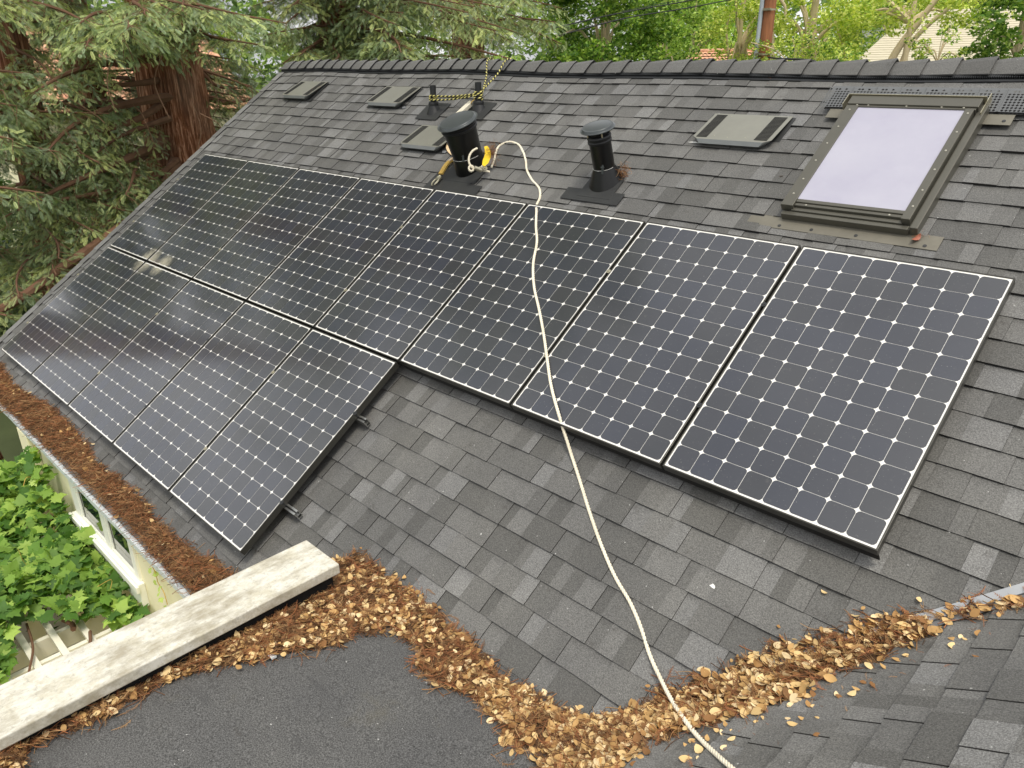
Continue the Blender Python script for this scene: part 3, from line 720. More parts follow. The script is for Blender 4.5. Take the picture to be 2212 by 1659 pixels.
def flue(x, v, L, tilt, rb, rt, capr, lab, gap, plate, cone=1.18, captilt=0.0):
    b = PA(x, v, 0); ax = np.array([0, -math.sin(tilt), math.cos(tilt)])
    root = tag(empty('flue_vent', tuple(b)), lab, 'flue')
    g = G()
    for q in plate: g.prism(q, .0150 + .0015 * plate.index(q), .0175 + .0015 * plate.index(q), lambda V: PA(V[:, 0], V[:, 1], V[:, 2]))
    build('flashing_plate', g, M['lead'], root, bevel=0.001)
    k = 48; th = np.arange(k) * 2 * PI / k; hc = 0.115
    ringA = np.array([PA(x + rb * cone * math.cos(a), v + rb * (cone + .1) * math.sin(a), .018) for a in th])
    g = G(); u = np.array([1., 0, 0]); w_ = np.cross(ax, u)
    ringB = b + ax * hc + rb * 1.03 * (np.cos(th)[:, None] * u - np.sin(th)[:, None] * w_)
    g.add(np.r_[ringA, ringB], [(i, (i + 1) % k, k + (i + 1) % k, k + i) for i in range(k)]); build('base_cone', g, M['black_metal'], root, smooth=True)
    g = G(); g.lathe([(rb, hc * .6), (rb, hc + .001), (rb * 1.0, hc + .002), (rt, L - .07)], k, b, ax); build('flue_tube', g, M['black_metal'], root, smooth=True)
    g = G(); g.lathe([(rt, L - .085), (rt * 1.07, L - .080), (rt * 1.10, L - .066), (rt * 1.04, L - .060), (rt * 1.08, L - .045), (rt * 1.12, L - .038), (rt * 1.06, L - .028), (rt * .9, L - .024), (rt * .85, L - .05)], k, b, ax, cap=False); build('collar', g, M['black_rubber'], root, smooth=True)
    if gap:
        for a in (0.6, 2.2, 3.9, 5.4):
            p = b + ax * (L - .04) + rt * (math.cos(a) * u - math.sin(a) * w_); g = G(); g.tube([p, p + ax * .05], .006, 6); build('cap_bracket', g, M['steel'], root)
        g = G(); g.lathe([(rt * .8, L - .05), (rt * .8, L + gap)], 32, b, ax); build('inner_tube', g, M['slot'], root, smooth=True)
    z = L + gap - .02
    cax = np.array([0, -math.sin(tilt + captilt), math.cos(tilt + captilt)]); cb_ = b + ax * z - cax * z
    g = G(); g.lathe([(rt * .95, z), (capr * 1.0, z + .002), (capr * 1.01, z + .005), (capr * .92, z + .007), (capr * .905, z + .009), (capr * .89, z + .020), (capr * .86, z + .0235), (capr * .80, z + .0225), (capr * .76, z + .0235), (capr * .2, z + .026), (.0003, z + .0262)], 56, cb_, cax); build('cap', g, M['black_cap'], root, smooth=True, sharp=50)
    # strap buckle and bolt at the joint
    p = b + ax * (hc + .005) + rb * 1.03 * (math.cos(-0.2) * u * 0.55 - np.array([0, 1, 0]) * 0.80)
    g = G(); g.box(p[0] - .007, p[0] + .007, p[1] - .012, p[1], p[2] - .045, p[2] + .02); g.box(p[0] - .014, p[0] + .010, p[1] - .016, p[1] + .002, p[2] - .004, p[2] + .006); build('clamp_bolt', g, M['black_cap'], root, bevel=0.002)
    g = G(); th2 = np.linspace(-1.4, 1.6, 24); P = b + ax * (hc + .004) + rb * 1.035 * (np.sin(th2)[:, None] * u * 1 - np.cos(th2)[:, None] * np.cross(u, -ax) * -1 * -1)
    g.tube(P, 0.0012, 5); build('sealant_line', g, M['poop'], root)
    return b, ax
bigb, bigax = flue(4.243, -0.408, .425, math.radians(20), .127, .142, .176, 'wide black flue with a broad domed cap, rope and strap at its foot', 0.0,
     [[(3.93, -.34), (4.42, -.34), (4.42, -.33), (4.42, -.20), (4.57, -.20), (4.57, -.03), (3.90, -.03)], [(4.03, -.43), (4.46, -.43), (4.46, -.21), (4.03, -.21)]], 1.06, math.radians(5))
rb_, rax = flue(5.70, -0.43, .385, math.radians(18), .079, .080, .126, 'narrow black flue with raised pale cap, to the right of the wide one', 0.035,
     [[(5.42, -.315), (5.95, -.315), (5.95, -.195), (5.42, -.195)], [(5.555, -.47), (5.85, -.47), (5.86, -.24), (5.555, -.24)]], 1.62, math.radians(1))

# ================================================================== ROPES
def rope3(name, P, rad, pitch, m, parent=None):
    d = np.r_[0, np.cumsum(np.linalg.norm(np.diff(P, axis=0), axis=1))]; n = int(d[-1] / (pitch / 7)) + 2
    t = np.linspace(0, d[-1], n); Q = np.stack([np.interp(t, d, P[:, i]) for i in range(3)], -1)
    T = np.gradient(Q, axis=0); T /= np.linalg.norm(T, axis=1)[:, None]
    Nn = np.zeros_like(Q); a = np.array([0.3, 0.2, 1.0]); u = np.cross(T[0], a); u /= np.linalg.norm(u); Nn[0] = u
    for i in range(1, n):
        u = Nn[i - 1] - T[i] * (Nn[i - 1] @ T[i]); Nn[i] = u / np.linalg.norm(u)
    B = np.cross(T, Nn); g = G()
    for k in range(3):
        ph = t / pitch * 2 * PI + k * 2 * PI / 3
        g.tube(Q + rad * .50 * (np.cos(ph)[:, None] * Nn + np.sin(ph)[:, None] * B), rad * .54, 7)
    return build(name, g, m, parent, smooth=True, sharp=80)
RR = 0.0095
px = [(1062, 369), (1068, 350), (1072, 330), (1080, 314), (1096, 307), (1116, 310), (1130, 328), (1136, 348), (1138, 366), (1149, 388), (1166, 410), (1166, 428), (1160, 441)]
P = [hit(x, y, RR) for x, y in px]
for z_, k_ in ((0.06, 0), (0.04, 1), (0.02, 2)): P[k_] = P[k_] + np.array([0, 0, z_ * .5])
px2 = [(1159, 455), (1158, 490), (1160, 520), (1152, 570), (1154, 620), (1165, 670), (1175, 725), (1182, 775), (1190, 830), (1207, 895)]
P2 = [onA(x, y, OFF + RR + .002) for x, y in px2]
px3 = [(1232, 975), (1250, 1030), (1275, 1110), (1300, 1180), (1330, 1248), (1363, 1305), (1386, 1360), (1402, 1410)]
P3 = [hit(x, y, RR + (.03 if i == 0 else 0.004)) for i, (x, y) in enumerate(px3)]
px4 = [(1430, 1472), (1462, 1530), (1500, 1582), (1548, 1630), (1600, 1675), (1680, 1740)]
P4 = [hit(x, y, RR + (.055 if i == 0 else .05 if i == 1 else 0.01)) for i, (x, y) in enumerate(px4)]
rope = tag(empty('rope', tuple(P[-1])), 'thick cream twisted rope snaking from the wide flue over the panels to the valley', 'rope')
e_ = P4[-1]; P5 = [np.array([e_[0] + dx, e_[1] + dy, zB(e_[0] + dx, e_[1] + dy) + RR + .012]) for dx, dy in ((.10, -.22), (.30, -.42), (.62, -.50), (.95, -.38))]
path = smoothpath(np.array(P + P2 + P3 + P4 + P5), 1050)
rope3('rope_line', path, RR, .058, M['rope'], rope)
# free end and knot: stands up in front of the flue
k0 = hit(1062, 369, RR + .03); kd = np.linalg.norm(k0 - CAM)
E_ = [at(x, y, kd + o) for x, y, o in [(1058, 371, 0.0), (1046, 369, -.01), (1034, 366, -.03), (1020, 362, -.05), (1013, 350, -.05), (1014, 337, -.04), (1021, 326, -.03), (1031, 320, -.02)]]
rope3('rope_end', smoothpath(np.array(E_), 120), RR * .95, .055, M['rope'], rope)
th = np.linspace(0, 4.4 * PI, 60)
kc = at(1018, 364, kd - .05); rx = CM.T @ [1, 0, 0]; ry = CM.T @ [0, 1, 0]; rz = CM.T @ [0, 0, 1]
K = kc + (np.cos(th) * .020)[:, None] * rx + (np.sin(th) * .022)[:, None] * ry + (np.sin(th * .5) * .012)[:, None] * rz
rope3('knot', K, RR * .8, .05, M['rope'], rope)
# rope grab (steel sleeve with an eye)
a_, b_ = at(1024, 362, kd - .06), at(1047, 371, kd - .03); ax = (b_ - a_) / np.linalg.norm(b_ - a_)
grab = tag(empty('rope_grab', tuple(a_)), 'pale metal rope grab with an eye, clipped on the cream rope by the wide flue', 'rope grab')
g = G(); g.lathe([(.012, 0), (.0175, .004), (.018, .065), (.012, .070)], 20, a_, ax, cap=False); build('sleeve', g, M['steel'], grab, smooth=True)
th = np.linspace(0, 2 * PI, 22); ec = at(1046, 362, kd - .04); nrm = np.cross(ax, rz)
g = G(); g.tube(ec + (np.cos(th) * .024)[:, None] * ax - (np.sin(th) * .016)[:, None] * nrm, .006, 8); build('eye', g, M['steel'], grab, smooth=True)
g = G(); q = ec - nrm * -.012; g.tube([a_ + ax * .02, ec - ax * .02, ec + ax * .022], .006, 8); build('lever', g, M['steel'], grab, smooth=True)

def ribbon(name, P, W, m, parent, th=.003, nrm=None):
    P = np.asarray(P, float); T = np.gradient(P, axis=0); T /= np.linalg.norm(T, axis=1)[:, None]
    Nn = np.tile(NV if nrm is None else nrm, (len(P), 1)) if nrm is None or np.ndim(nrm) == 1 else nrm
    S = np.cross(T, Nn); S /= np.linalg.norm(S, axis=1)[:, None]; Nn = np.cross(S, T)
    W = np.broadcast_to(np.asarray(W, float), (len(P),))[:, None]
    q = [P + S * W / 2 + Nn * th / 2, P - S * W / 2 + Nn * th / 2, P - S * W / 2 - Nn * th / 2, P + S * W / 2 - Nn * th / 2]
    V = np.stack(q, 1).reshape(-1, 3); n = len(P)
    F = [(i * 4 + j, i * 4 + (j + 1) % 4, (i + 1) * 4 + (j + 1) % 4, (i + 1) * 4 + j) for i in range(n - 1) for j in range(4)] + [(0, 1, 2, 3), tuple((n - 1) * 4 + j for j in (3, 2, 1, 0))]
    g = G(); g.add(V, F); return build(name, g, m, parent)
# lanyard from the right pipe down behind the flue to its snap hook
A0 = onA(1018, 222, .05); A1 = onA(983, 254, .03); A2_ = onA(968, 352, .028); A3 = onA(945, 384, .022)
lan = tag(empty('lanyard', tuple(A1)), 'soiled yellow webbing lanyard running behind the wide flue to a steel snap hook', 'lanyard')
ribbon('webbing', smoothpath(np.array([A1, onA(975, 285, .02), onA(968, 320, .02), onA(985, 338, .018)]), 30), .036, M['strap_pale'], lan)
ribbon('lower_webbing', smoothpath(np.array([onA(990, 336, .03), A2_, onA(952, 376, .024)]), 20), .045, M['strap_dirty'], lan, th=.016)
ribbon('pale_webbing', smoothpath(np.array([onA(990, 333, .040), onA(970, 348, .040)]), 20), .026, M['strap_pale'], lan, th=.010)
ribbon('tie_webbing', smoothpath(np.array([onA(1012, 227, .05), onA(1020, 219, .07), onA(1026, 214, .09)]), 12), .030, M['strap_dirty'], lan)
dd = (A0 - A1); Ln = np.linalg.norm(dd); dd /= Ln; sd = np.cross(dd, NV); sd /= np.linalg.norm(sd)
g = G(); V = [A1 + dd * (Ln * t_) + sd * s_ * (.030 if 0.05 < t_ < .95 else .018) + NV * h_ for t_ in (-.03, .08, .92, 1.0) for s_, h_ in ((-1, -.018), (1, -.018), (1, .018), (-1, .018))]
g.add(V, [(i * 4 + j, i * 4 + (j + 1) % 4, (i + 1) * 4 + (j + 1) % 4, (i + 1) * 4 + j) for i in range(3) for j in range(4)] + [(0, 1, 2, 3), (15, 14, 13, 12)])
build('shock_pack', g, M['pack'], lan, bevel=.004)
g = G(); c0 = onA(952, 380, .035); g.lathe([(.010, 0), (.017, .006), (.017, .030), (.012, .036)], 14, c0, onA(940, 393, .03) - c0); build('swivel', g, M['steel'], lan, smooth=True)
hk0, hk1 = onA(949, 384, .035), onA(935, 400, .03); hd = hk1 - hk0; hl = np.linalg.norm(hd); hd /= hl; hs_ = np.cross(hd, NV); hs_ /= np.linalg.norm(hs_)
th = np.linspace(-.2, 2 * PI - .7, 40); cc_ = hk0 + hd * .05
g = G(); g.tube(cc_ + (np.cos(th) * .046)[:, None] * hd + (np.sin(th) * .026)[:, None] * hs_ + NV * .004, .0068, 8); build('snap_hook', g, M['steel'], lan, smooth=True)
g = G(); g.tube([hk0 + hd * .012 - hs_ * .010, cc_ + hd * .030 - hs_ * .012], .0055, 8); build('hook_gate', g, M['steel'], lan, smooth=True)
g = G(); V = [hk0 + hd * t_ + hs_ * s_ + NV * h_ for t_ in (-.012, .030) for s_, h_ in ((-.024, -.01), (.026, -.01), (.026, .012), (-.024, .012))]
g.add(V, [(0, 1, 5, 4), (1, 2, 6, 5), (2, 3, 7, 6), (3, 0, 4, 7), (0, 3, 2, 1), (4, 5, 6, 7)]); build('hook_body', g, M['steel'], lan, bevel=.003)
# bright yellow strap round the wide flue
u = np.array([1., 0, 0]); w_ = np.cross(bigax, u)
th = np.linspace(-.35, 2.0, 30); r0 = .128
ctr = lambda t_: bigb + bigax * (0.165 - .07 * t_)
Pst = np.array([ctr((2.0 - a) / 2.35 * .9 - .35) + (r0 + .006) * (math.cos(a) * u + math.sin(a) * -w_ * -1) for a in th])
ys = [at(x, y, kd + o) for x, y, o in [(1049.5, 316, .05), (1053, 325, .03), (1053.8, 334, .01), (1051, 344, -.01), (1047, 352, -.03), (1044, 358, -.05)]]
yst = tag(ribbon('yellow_strap', smoothpath(np.array(ys), 24), np.interp(np.linspace(0, 1, 24), [0, .3, .75, 1], [.030, .052, .052, .022]), M['strap'], None, nrm=-(rz * .95 - rx * .3)), 'bright yellow webbing strap hanging at the right of the wide flue', 'strap')
# black and yellow braided cord
def cord(g, P, rad=.0078):
    P = np.asarray(P); d = np.r_[0, np.cumsum(np.linalg.norm(np.diff(P, axis=0), axis=1))]; n = int(d[-1] / .006) + 2
    t_ = np.linspace(0, d[-1], n); Q = np.stack([np.interp(t_, d, P[:, i]) for i in range(3)], -1); n0 = len(g.V)
    g.tube(Q, rad, 8); k = 8
    i = np.repeat(np.arange(n), k); j = np.tile(np.arange(k), n)
    yl = ((i * .9 + j * 1.0) % 8) < 2.6
    g.c[-1] = np.where(yl[:, None], np.array(s2l((226, 216, 130))), np.array([.012, .012, .013]))
B1 = p1 + np.array([0, 0, .132]); B2 = p2 + np.array([0, 0, .135])
cordr = tag(empty('tie_cord', tuple(p2)), 'black and yellow braided cord lashed round both thin pipes and led over the ridge', 'cord')
g = G(); th = np.linspace(0, 6.2 * PI, 120); cord(g, B1 + np.c_[.037 * np.cos(th), .037 * np.sin(th), -.022 + .012 * np.sin(th * .5) + .003 * th / 2]); build('left_coil', g, M['cord'], cordr, smooth=True, cols=True, sharp=80)
g = G(); th = np.linspace(0, 9 * PI, 160); cord(g, B2 + np.c_[.038 * np.cos(th), .038 * np.sin(th), -.030 + .0028 * th + .004 * np.sin(th * .7)]); build('right_coil', g, M['cord'], cordr, smooth=True, cols=True, sharp=80)
for (dz0, dz1, s_) in ((.018, .018, -1), (-.022, .004, -1), (.010, .012, 1)):
    g = G(); a = B1 + [-.01, s_ * .037, dz0]; b = B2 + [0.0, s_ * .037, dz1]; m_ = (a + b) / 2 - [0, 0, .012]; cord(g, smoothpath(np.array([a, m_, b]), 60)); build('span', g, M['cord'], cordr, smooth=True, cols=True, sharp=80)
rid = lambda x: np.array([x, APX[1], float(APX[2]) + float(dzA(x, -1.9)) + .050])
def seg_to_ridge(x0, pxm, xr):
    a = B2 + x0; r1 = rid(xr) ; m_ = a * .5 + r1 * .5 - [0, 0, .012]
    return smoothpath(np.array([a, m_, r1, r1 + [0.02, .25, -.17], r1 + [.04, 1.2, -.85]]), 160)
g = G(); cord(g, seg_to_ridge([.037, 0, -.01], (0, 0), 3.27)); build('ridge_line', g, M['cord'], cordr, smooth=True, cols=True, sharp=80)
g = G(); cord(g, seg_to_ridge([.03, .03, .055], (0, 0), 3.54)); build('ridge_line', g, M['cord'], cordr, smooth=True, cols=True, sharp=80)

# ================================================================== LITTER
r_ = np.random.default_rng(21)
def leaf_templates(n):
    out = []
    for k in range(n):
        c1, c2, c3 = r_.uniform(-.5, 1.0), r_.uniform(-.6, 1.2), r_.uniform(-.3, .3); wd = r_.uniform(.28, .46); V = []
        us = [0, .18, .42, .68, .88, 1.0]; ws = [.06, .62, 1.0, .92, .55, .05]
        for u_, w__ in zip(us, ws):
            for s_ in (-1, -.5, 0, .5, 1):
                y = s_ * w__ * wd; V.append((u_ - .5, y, c1 * (u_ - .5) ** 2 + c2 * y * y + c3 * (u_ - .5) * y + r_.normal() * .008))
        F = [(i * 5 + j, i * 5 + j + 1, (i + 1) * 5 + j + 1, (i + 1) * 5 + j) for i in range(5) for j in range(4)]
        out.append((np.array(V), np.array(F)))
    return out
LT = leaf_templates(10)
LC = np.array([s2l(c) for c in [(216, 184, 128), (232, 204, 150), (202, 164, 108), (174, 134, 84), (224, 192, 136), (140, 102, 64), (238, 214, 168), (192, 154, 100)]])
def twig_templates(n, needles=True):
    out = []
    for k in range(n):
        m_ = 8; x = np.linspace(0, 1, m_); c1, c2 = r_.uniform(-.35, .35, 2); P = np.stack([x - .5, c1 * (x - .5) ** 2 * 1.6 + .04 * np.sin(x * 6 + k), c2 * (x - .5) ** 2 + .03 * np.sin(x * 5 + k * 2)], -1)
        V = []; F = []; rad = np.linspace(.016, .008, m_)
        for i in range(m_):
            for a in range(3): V.append(P[i] + rad[i] * np.array([0, math.cos(a * 2.09), math.sin(a * 2.09)]))
        for i in range(m_ - 1):
            for a in range(3): F.append((i * 3 + a, i * 3 + (a + 1) % 3, i * 3 + 3 + (a + 1) % 3, i * 3 + 3 + a))
        if needles:
            nn_ = 13
            for i in range(nn_):
                f = .12 + .86 * i / nn_; q = np.array([np.interp(f, x, P[:, j]) for j in range(3)])
                for s_ in (-1, 1):
                    ln = .13 * math.sin(PI * min(1, f * .9 + .1)) + .03; d_ = np.array([.62, s_ * .78, r_.uniform(-.4, .4)]); n0 = len(V)
                    side = np.array([.018, -s_ * .008, 0.006])
                    V += [q, q + side, q + d_ * ln + side * .3, q + d_ * ln]; F.append((n0, n0 + 1, n0 + 2, n0 + 3))
        out.append((np.array(V), np.array(F)))
    return out
TW = twig_templates(8); TS = twig_templates(6, False)
TC = np.array([s2l(c) for c in [(148, 108, 72), (170, 128, 86), (116, 84, 58), (186, 148, 104), (150, 100, 66), (98, 72, 50), (172, 114, 76)]])
def strew(temps, P, L, cols, tilt, lift):
    Vs = []; Fs = []; Cs = []; n0 = 0; idx = r_.integers(len(temps), size=len(P))
    az = r_.uniform(0, 2 * PI, len(P))
    D = np.stack([np.cos(az), np.sin(az), r_.normal(0, tilt, len(P))], -1)
    Up = np.stack([r_.normal(0, tilt * 1.6, len(P)), r_.normal(0, tilt * 1.6, len(P)), np.ones(len(P))], -1)
    X, Y, Z = frames(D, Up)
    for k, (tv, tf) in enumerate(temps):
        m_ = idx == k
        if not m_.any(): continue
        V, F = scatter(tv, tf, P[m_], X[m_], Y[m_], Z[m_], L[m_]); Vs.append(V); Fs.append(F + n0); n0 += len(V)
        Cs.append(np.repeat(cols[m_], len(tv), axis=0))
    return np.concatenate(Vs), np.concatenate(Fs), np.concatenate(Cs)
def litter(name, poly, bounds, topfn, hmax, nleaf, ntwig, nstick, label, leaf_l=(.018, .054), cell=.014, dense=None, extra=None, edge_noise=12):
    x0, x1, y0, y1 = bounds
    xs = np.arange(x0, x1, cell); ys = np.arange(y0, y1, cell); XX, YY = np.meshgrid(xs, ys, indexing='ij'); ZZ = topfn(XX, YY)
    qx, qy = toPix(np.stack([XX, YY, ZZ], -1))
    wob = edge_noise * np.where(qx < 640, .35, 1.0) * (np.sin(XX * 23 + 1.3 * np.sin(YY * 31)) * .6 + np.sin(YY * 47 + XX * 11) * .4)
    ins = inpoly(qx + wob * .5, qy + wob, poly)
    dist = ins.astype(float); acc = np.zeros_like(dist)
    for _ in range(7):        # erode to get a rough distance from the edge
        acc += dist; q = dist.copy(); q[1:] = np.minimum(q[1:], dist[:-1]); q[:-1] = np.minimum(q[:-1], dist[1:]); q[:, 1:] = np.minimum(q[:, 1:], dist[:, :-1]); q[:, :-1] = np.minimum(q[:, :-1], dist[:, 1:]); dist = q
    H = np.sqrt(acc / 7) * hmax * np.where(qx < 640, 1.5, 1.0) * (0.75 + .25 * np.sin(XX * 19 + YY * 7) * np.sin(YY * 23)); H *= ins
    nx, ny = XX.shape; Z2 = ZZ + H + r_.normal(0, .003, H.shape) - .004
    idx = np.arange(nx * ny).reshape(nx, ny); F = np.stack([idx[:-1, :-1], idx[1:, :-1], idx[1:, 1:], idx[:-1, 1:]], -1).reshape(-1, 4)
    keep = ins.ravel()[F].sum(1) >= 3; F = F[keep]; used, inv = np.unique(F, return_inverse=True); Vg = np.stack([XX, YY, Z2], -1).reshape(-1, 3)[used]; F = inv.reshape(-1, 4)
    cg = np.tile(np.array(s2l((92, 70, 50))), (len(Vg), 1)) * r_.uniform(.6, 1.5, (len(Vg), 1))
    Vs, Fs, Cs = [Vg], [F], [cg]; n0 = len(Vg)
    cand = np.argwhere(ins)
    wgt = np.ones(len(cand)) if dense is None else dense(XX[ins], YY[ins])
    wgt = wgt / wgt.sum()
    def pts(n, w_, dz, jit=.02):
        k = r_.choice(len(cand), n, p=w_); c_ = cand[k]; X_ = XX[c_[:, 0], c_[:, 1]] + r_.normal(0, jit, n); Y_ = YY[c_[:, 0], c_[:, 1]] + r_.normal(0, jit, n)
        return np.stack([X_, Y_, np.maximum(topfn(X_, Y_) + .006, ZZ[c_[:, 0], c_[:, 1]] + H[c_[:, 0], c_[:, 1]]) + r_.uniform(0, dz, n)], -1)
    u_ = np.ones(len(cand)) / len(cand)
    for temps, n, L, pal, tilt, dz, ww in ((TS, nstick, (.05, .17), TC, .22, .010, u_), (TW, ntwig, (.05, .12), TC, .28, .016, u_), (LT, nleaf, leaf_l, LC, .33, .016, wgt)):
        if n == 0: continue
        P = pts(n, ww, dz); V, F, Cc = strew(temps, P, r_.uniform(L[0], L[1], n), pal[r_.integers(len(pal), size=n)] * r_.uniform(.75, 1.12, (n, 1)), tilt, dz)
        Vs.append(V); Fs.append(F + n0); Cs.append(Cc); n0 += len(V)
    o = buildk(name, np.concatenate(Vs), np.concatenate(Fs), M['litter'], None, np.concatenate(Cs))
    return tag(o, label, 'leaf litter', None, 'stuff')
valley_poly = [(731, 1196), (790, 1207), (850, 1250), (905, 1290), (955, 1330), (1010, 1375), (1050, 1425), (1100, 1475), (1160, 1512), (1230, 1545), (1300, 1552), (1370, 1538), (1440, 1500), (1500, 1475), (1570, 1452), (1640, 1418), (1720, 1392), (1800, 1378), (1880, 1342), (1950, 1322), (2010, 1326), (2060, 1322), (2110, 1312), (2150, 1306), (2240, 1286), (2240, 1304), (2140, 1330), (2040, 1350),
               (1960, 1390), (1880, 1432), (1790, 1465), (1720, 1500), (1620, 1545), (1500, 1585), (1400, 1605), (1310, 1665), (1290, 1700), (1165, 1700), (1172, 1640), (1095, 1612), (1070, 1560), (1040, 1520), (960, 1485), (900, 1450), (905, 1395), (850, 1362), (720, 1392), (667, 1404), (600, 1418), (500, 1443), (427, 1453), (367, 1468), (293, 1513), (233, 1548), (187, 1570), (110, 1590), (60, 1622), (30, 1700), (-40, 1700), (-40, 1640), (0, 1600), (110, 1548), (187, 1508), (293, 1456), (367, 1418), (500, 1352), (640, 1282), (728, 1240)]
litter('leaf_litter', valley_poly, (5.9, 9.0, -5.0, -1.2), surf, .030, 4300, 3300, 4200, 'tan leaves and brown redwood twigs heaped along the valley and flat roof edge',
       dense=lambda x, y: np.where(x > 7.3, 2.6, 1.0) * (.35 + np.clip(1 + 1.3 * np.sin(x * 9 + 2 * np.sin(y * 7)) * np.sin(y * 11), 0, 3)))
gut_poly = [(-80, 740), (0, 790), (30, 838), (70, 862), (105, 880), (150, 925), (185, 958), (205, 1005), (260, 1042), (300, 1075), (325, 1112), (368, 1158), (418, 1195), (492, 1238), (540, 1262), (415, 1290), (300, 1165), (200, 1062), (55, 922), (0, 872), (-120, 780)]
eave_z = lambda x, y: np.where(y < ED[1] + .0, ED[2] - .005, zA(x, y))
litter('needle_litter', gut_poly, (-1.0, 6.0, -2.90, -2.2), eave_z, .055, 130, 2600, 6800, 'thick brown mat of redwood needles filling the gutter along the eave', leaf_l=(.03, .06), edge_noise=7)
# thin debris tails and strays
def strays(name, spots, label, leaf=True):
    Vs = []; Fs = []; Cs = []; n0 = 0
    for (x, y, kind, L) in spots:
        P = hit(x, y, .008)[None]; T_, pal = (LT, LC) if kind == 'l' else (TW, TC)
        V, F, Cc = strew(T_, P, np.array([L]), pal[r_.integers(len(pal), size=1)], .12, 0); Vs.append(V); Fs.append(F + n0); Cs.append(Cc); n0 += len(V)
    return tag(buildk(name, np.concatenate(Vs), np.concatenate(Fs), M['litter'], None, np.concatenate(Cs)), label, 'leaf litter', None, 'stuff')
sp_ = [(r_.uniform(1480, 2150), 0, 'l' if r_.random() < .45 else 't', r_.uniform(.02, .04)) for _ in range(80)]
sp_ = [(x, 1600 - (x - 1480) * .40 + abs(r_.normal(0, 35)), k, L) for x, _, k, L in sp_]
sp_ += [(1940, 1425, 'l', .045), (1735, 1455, 'l', .04), (1780, 1280, 'l', .035), (2100, 1310, 'l', .05), (2150, 1298, 'l', .045), (2195, 1270, 'l', .05), (2180, 1290, 't', .1), (2060, 1312, 'l', .05), (2120, 1295, 't', .08), (2090, 1330, 'l', .04), (2205, 1262, 't', .09), (275, 1560, 't', .13), (270, 1540, 't', .07), (940, 1355, 't', .12), (965, 1345, 't', .10), (1085, 1645, 't', .12), (1370, 1650, 'l', .04), (1510, 1620, 'l', .045), (1480, 1640, 'l', .05), (1500, 1655, 't', .1),
        (1690, 380, 'l', .04), (1658, 168, 't', .09), (135, 921, 'l', .11), (1660, 180, 't', .05)]
strays('scattered_leaves', sp_, 'stray dead leaves and twigs lying loose on the shingles')
# twig nests behind the flues, debris by the skylight
def nest(c0, rx_, n, label, sc_=1.0):
    g_n = n; P = c0 + r_.normal(0, 1, (n, 3)) * np.array(rx_); V, F, Cc = strew(TS, P, r_.uniform(.035, .075, n) * sc_, TC[r_.integers(len(TC), size=n)] * 1.05, .7, 0)
    return tag(buildk('twig_nest', V, F, M['litter'], None, Cc), label, 'twig nest')
nest(at(1062, 330, kd + .03), (.022, .026, .040), 230, 'clump of red brown twigs wedged behind the yellow strap')
nest(at(1347, 374, np.linalg.norm(rb_ - CAM) - .06), (.014, .020, .034), 150, 'small clump of pale brown twigs wedged behind the narrow flue')
nest(onA(1990, 508, .02), (.02, .014, .01), 26, 'wisp of tan twigs at the lower right corner of the skylight', .6)
nest(onA(686, 196, .02), (.02, .05, .015), 50, 'rusty twigs under the far left roof vent', .7)
nest(onA(334, 566, OFF + .01), (.06, .03, .006), 26, 'reddish twigs caught in the gap between the two panel rows', .6)
g = G(); P = onA(1979, 515, .02); tv, tf = LT[3]; g.add(P + tv[:, :1] * .07 * np.array([.3, .8, .4]) + tv[:, 1:2] * .05 * np.array([1, 0, 0]) + tv[:, 2:] * .1 * NV, tf); tag(build('red_leaf', g, M['redleaf']), 'red dead leaf below the lower right corner of the skylight', 'leaf')
for (x, y, s_, lb) in ((1540, 1266, .012, 'white bird dropping splash on the shingles right of the rope'), (688, 1231, .006, 'tiny white dropping on the end of the parapet cap')):
    if lb.startswith('tiny'): continue
    P = hit(x, y, .008); g = G(); k = 9
    g.prism([(s_ * (1 + .5 * math.sin(a * 3)) * math.cos(a), s_ * (1 + .4 * math.sin(a * 2 + 1)) * math.sin(a)) for a in np.arange(k) * 2 * PI / k], 0, .002, lambda V: P + V[:, :1] * np.array([1, 0, 0]) + V[:, 1:2] * VD + V[:, 2:] * NV)
    tag(build('bird_dropping', g, M['poop']), lb, 'bird dropping')
p0 = hit(588, 1418, .02); g = G(); g.box(-.02, .02, -.012, .012, 0, .0015, lambda V: p0 + V); g.box(.02, .0215, -.012, .012, 0, .014, lambda V: p0 + V); tag(build('metal_bracket', g, M['drip']), 'small galvanised bracket lying at the edge of the litter', 'bracket')

# ================================================================== PERGOLA AND VINE
per = tag(empty('pergola', (2.5, -4, -5)), 'white slatted pergola beneath the grape vine beside the house wall', 'pergola')
for x in (3.82, 3.55 - .75, 1.75, .6):
    g = G(); g.box(x - .02, x + .02, -8, -2.88, -3.10, -2.975); build('rail', g, M['white_wood'], per)
g = G(); g.box(3.52, 3.56, -8, -2.88, -3.14, -2.985); build('rail', g, M['white_wood'], per)
for y in np.arange(-3.02, -8, -.183):
    g = G(); g.box(.2, 4.6, y - .0225, y + .0225, -2.974, -2.940); build('slat', g, M['white_wood'], per)
for x in (3.0, .8):
    for y in (-3.4, -6.5):
        g = G(); g.box(x - .05, x + .05, y - .05, y + .05, -5, -3.1); build('post', g, M['white_wood'], per)
g = G(); g.box(4.15, 4.2, -8, -2.9, -5, -3.3); tag(build('garden_wall', g, M['cream']), 'pale wall seen dimly below the white pergola slats', 'wall')
